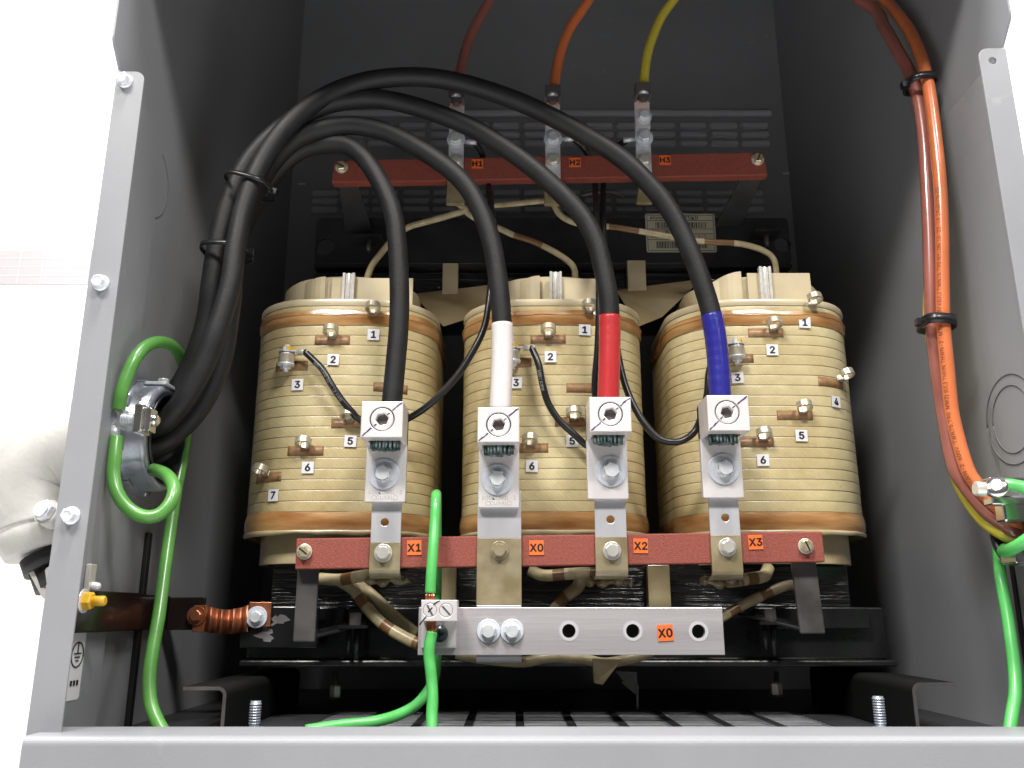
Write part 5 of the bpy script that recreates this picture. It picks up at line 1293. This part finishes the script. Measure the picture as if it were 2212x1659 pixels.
g3 = thing('ground_wire', tuple(P(2187, 1560, .05)), 'green wire curling round the right conduit hub and down the right wall', 'ground wire', GW)
b = MB(); b.tube(catmull([P(2168, 1047, .020), P(2190, 1048, .016), P(2215, 1056, .012), P(2248, 1082, .008), P(2255, 1120, .008), P(2235, 1152, .012), P(2205, 1175, .020), P(2180, 1188, .034), P(2168, 1192, .052), P(2172, 1186, .07)], 10), .0050, M['green'], 16); b.build('insulation', g3)
b = MB(); b.tube(catmull([P(2156, 1185, .110), P(2158, 1208, .100), P(2162, 1250, .088), P(2175, 1320, .080), P(2185, 1390, .072), P(2192, 1450, .066), P(2193, 1500, .060), P(2186, 1545, .055), P(2178, 1600, .05)], 10), .0050, M['green'], 16); b.build('insulation', g3)
arcz = [P(1900, -40, .20)]
def phase(pts_r, over, pts_h, r, m, label, prt=None, prt2=None, flip=1):
    pr = [p if isinstance(p, Vector) else P(*p) for p in pts_r]; ph = [p if isinstance(p, Vector) else P(*p) for p in pts_h]
    path = catmull(pr+over+ph, 12); t = thing('phase_wire', tuple(path[0]), label, 'phase wire', 'coloured phase wires from the right hub to the upper board')
    b = MB(); b.tube(path, r, m, 18); b.build('insulation', t)
    if prt or prt2:
        b = MB()
        if prt:
            text_on_tube(b, path, r, prt[1], prt[0], .0050, M['printd'], side=prt[2])
        if prt2 and not prt:
            rp = list(reversed(path)); text_on_tube(b, rp, r, prt2[1], prt2[0], .0050, M['printd'], side=prt2[2])
        b.build('printing', t)
ZOV = .74
# H2 orange
phase([Vector((XW+.03, RY, RZ-.002)), (2200, 1128, RY), (2172, 1106, RY+.001), (2142, 1082, .063), (2109, 1045, .068), (2086, 1004, .072), (2058, 900, .078), (2047, 800, .078), (2038, 700, .078), (2036, 600, .078), (2035, 500, .078), (2031, 400, .08), (2021, 300, .084), (2009, 205, .092), (1998, 152, .10), (1986, 112, .108), (1965, 67, .124), (1941, 33, .14), (1911, 0, .16)],
      [Vector((.345, .175, .735)), Vector((.27, .20, .80)), Vector((.17, .215, .84)), Vector((.10, .225, .81))],
      [(1310, -60, .225), (1262, 15, .222), (1232, 60, .220), (1212, 110, .218), (1202, 155, .217), (1197, 196, .216)], .0062, M['orange'], 'bright orange wire from the right hub up the wall and down to the H2 strap',
      (.075, 'THHN/THWN-2  600V  TWN75/T90  MM2) (UL) THHN/THWN-2 / MTW  600V c(UL) TWN75/T90 NYLON 10-22-19 19:40 CN/03', .45), (.012, 'CN/03 19140 10-22-19 NYLON', .75))
phase([Vector((XW+.03, RY+.004, RZ-.010)), (2200, 1150, RY+.004), (2170, 1133, RY+.007), (2129, 1103, .072), (2088, 1053, .080), (2060, 1004, .085), (2036, 880, .091), (2023, 790, .090), (2013, 700, .09), (2010, 600, .09), (2007, 500, .092), (2002, 400, .095), (1996, 300, .10), (1984, 217, .107), (1965, 158, .116), (1940, 112, .126), (1908, 57, .145), (1880, 15, .165)],
      [Vector((.32, .19, .735)), Vector((.24, .21, .80)), Vector((.10, .225, .85)), Vector((-.01, .235, .80))],
      [(1088, -60, .235), (1050, 15, .232), (1022, 65, .228), (1004, 115, .224), (993, 165, .219), (987, 198, .216)], .0062, M['brownw'], 'brown wire beside the orange one on the right wall, ending at the H1 strap')
phase([Vector((XW+.03, RY+.008, RZ-.016)), (2196, 1164, RY+.008), (2162, 1151, RY+.013), (2122, 1121, .084), (2086, 1072, .094), (2064, 1022, .100), (2049, 955, .102), (2036, 880, .104), (2024, 790, .104), (2008, 700, .105), (2008, 600, .106), (2007, 500, .108), (2003, 400, .111), (1997, 300, .115), (1986, 217, .121), (1968, 158, .130), (1943, 112, .140), (1912, 57, .159), (1886, 15, .178)],
      [Vector((.325, .20, .74)), Vector((.27, .215, .79)), Vector((.21, .225, .83)), Vector((.165, .228, .80))],
      [(1500, -60, .228), (1455, 0, .226), (1430, 35, .224), (1412, 75, .221), (1398, 120, .219), (1392, 165, .217), (1390, 194, .216)], .0056, M['yelloww'], 'yellow wire curving down to the H3 strap, beneath the brown one at right')
tie(1986, 181, .104, P(1970, 120, .1)-P(2000, 240, .1), .0130, .0150, -PI/2, 'glossy black tie round the orange and brown wires, the upper one', .0075)
tie(2023, 700, .087, P(2022, 650, .09)-P(2024, 750, .09), .0132, .0165, -PI/2, 'glossy black tie round the orange and brown wires, the lower one', .0095)
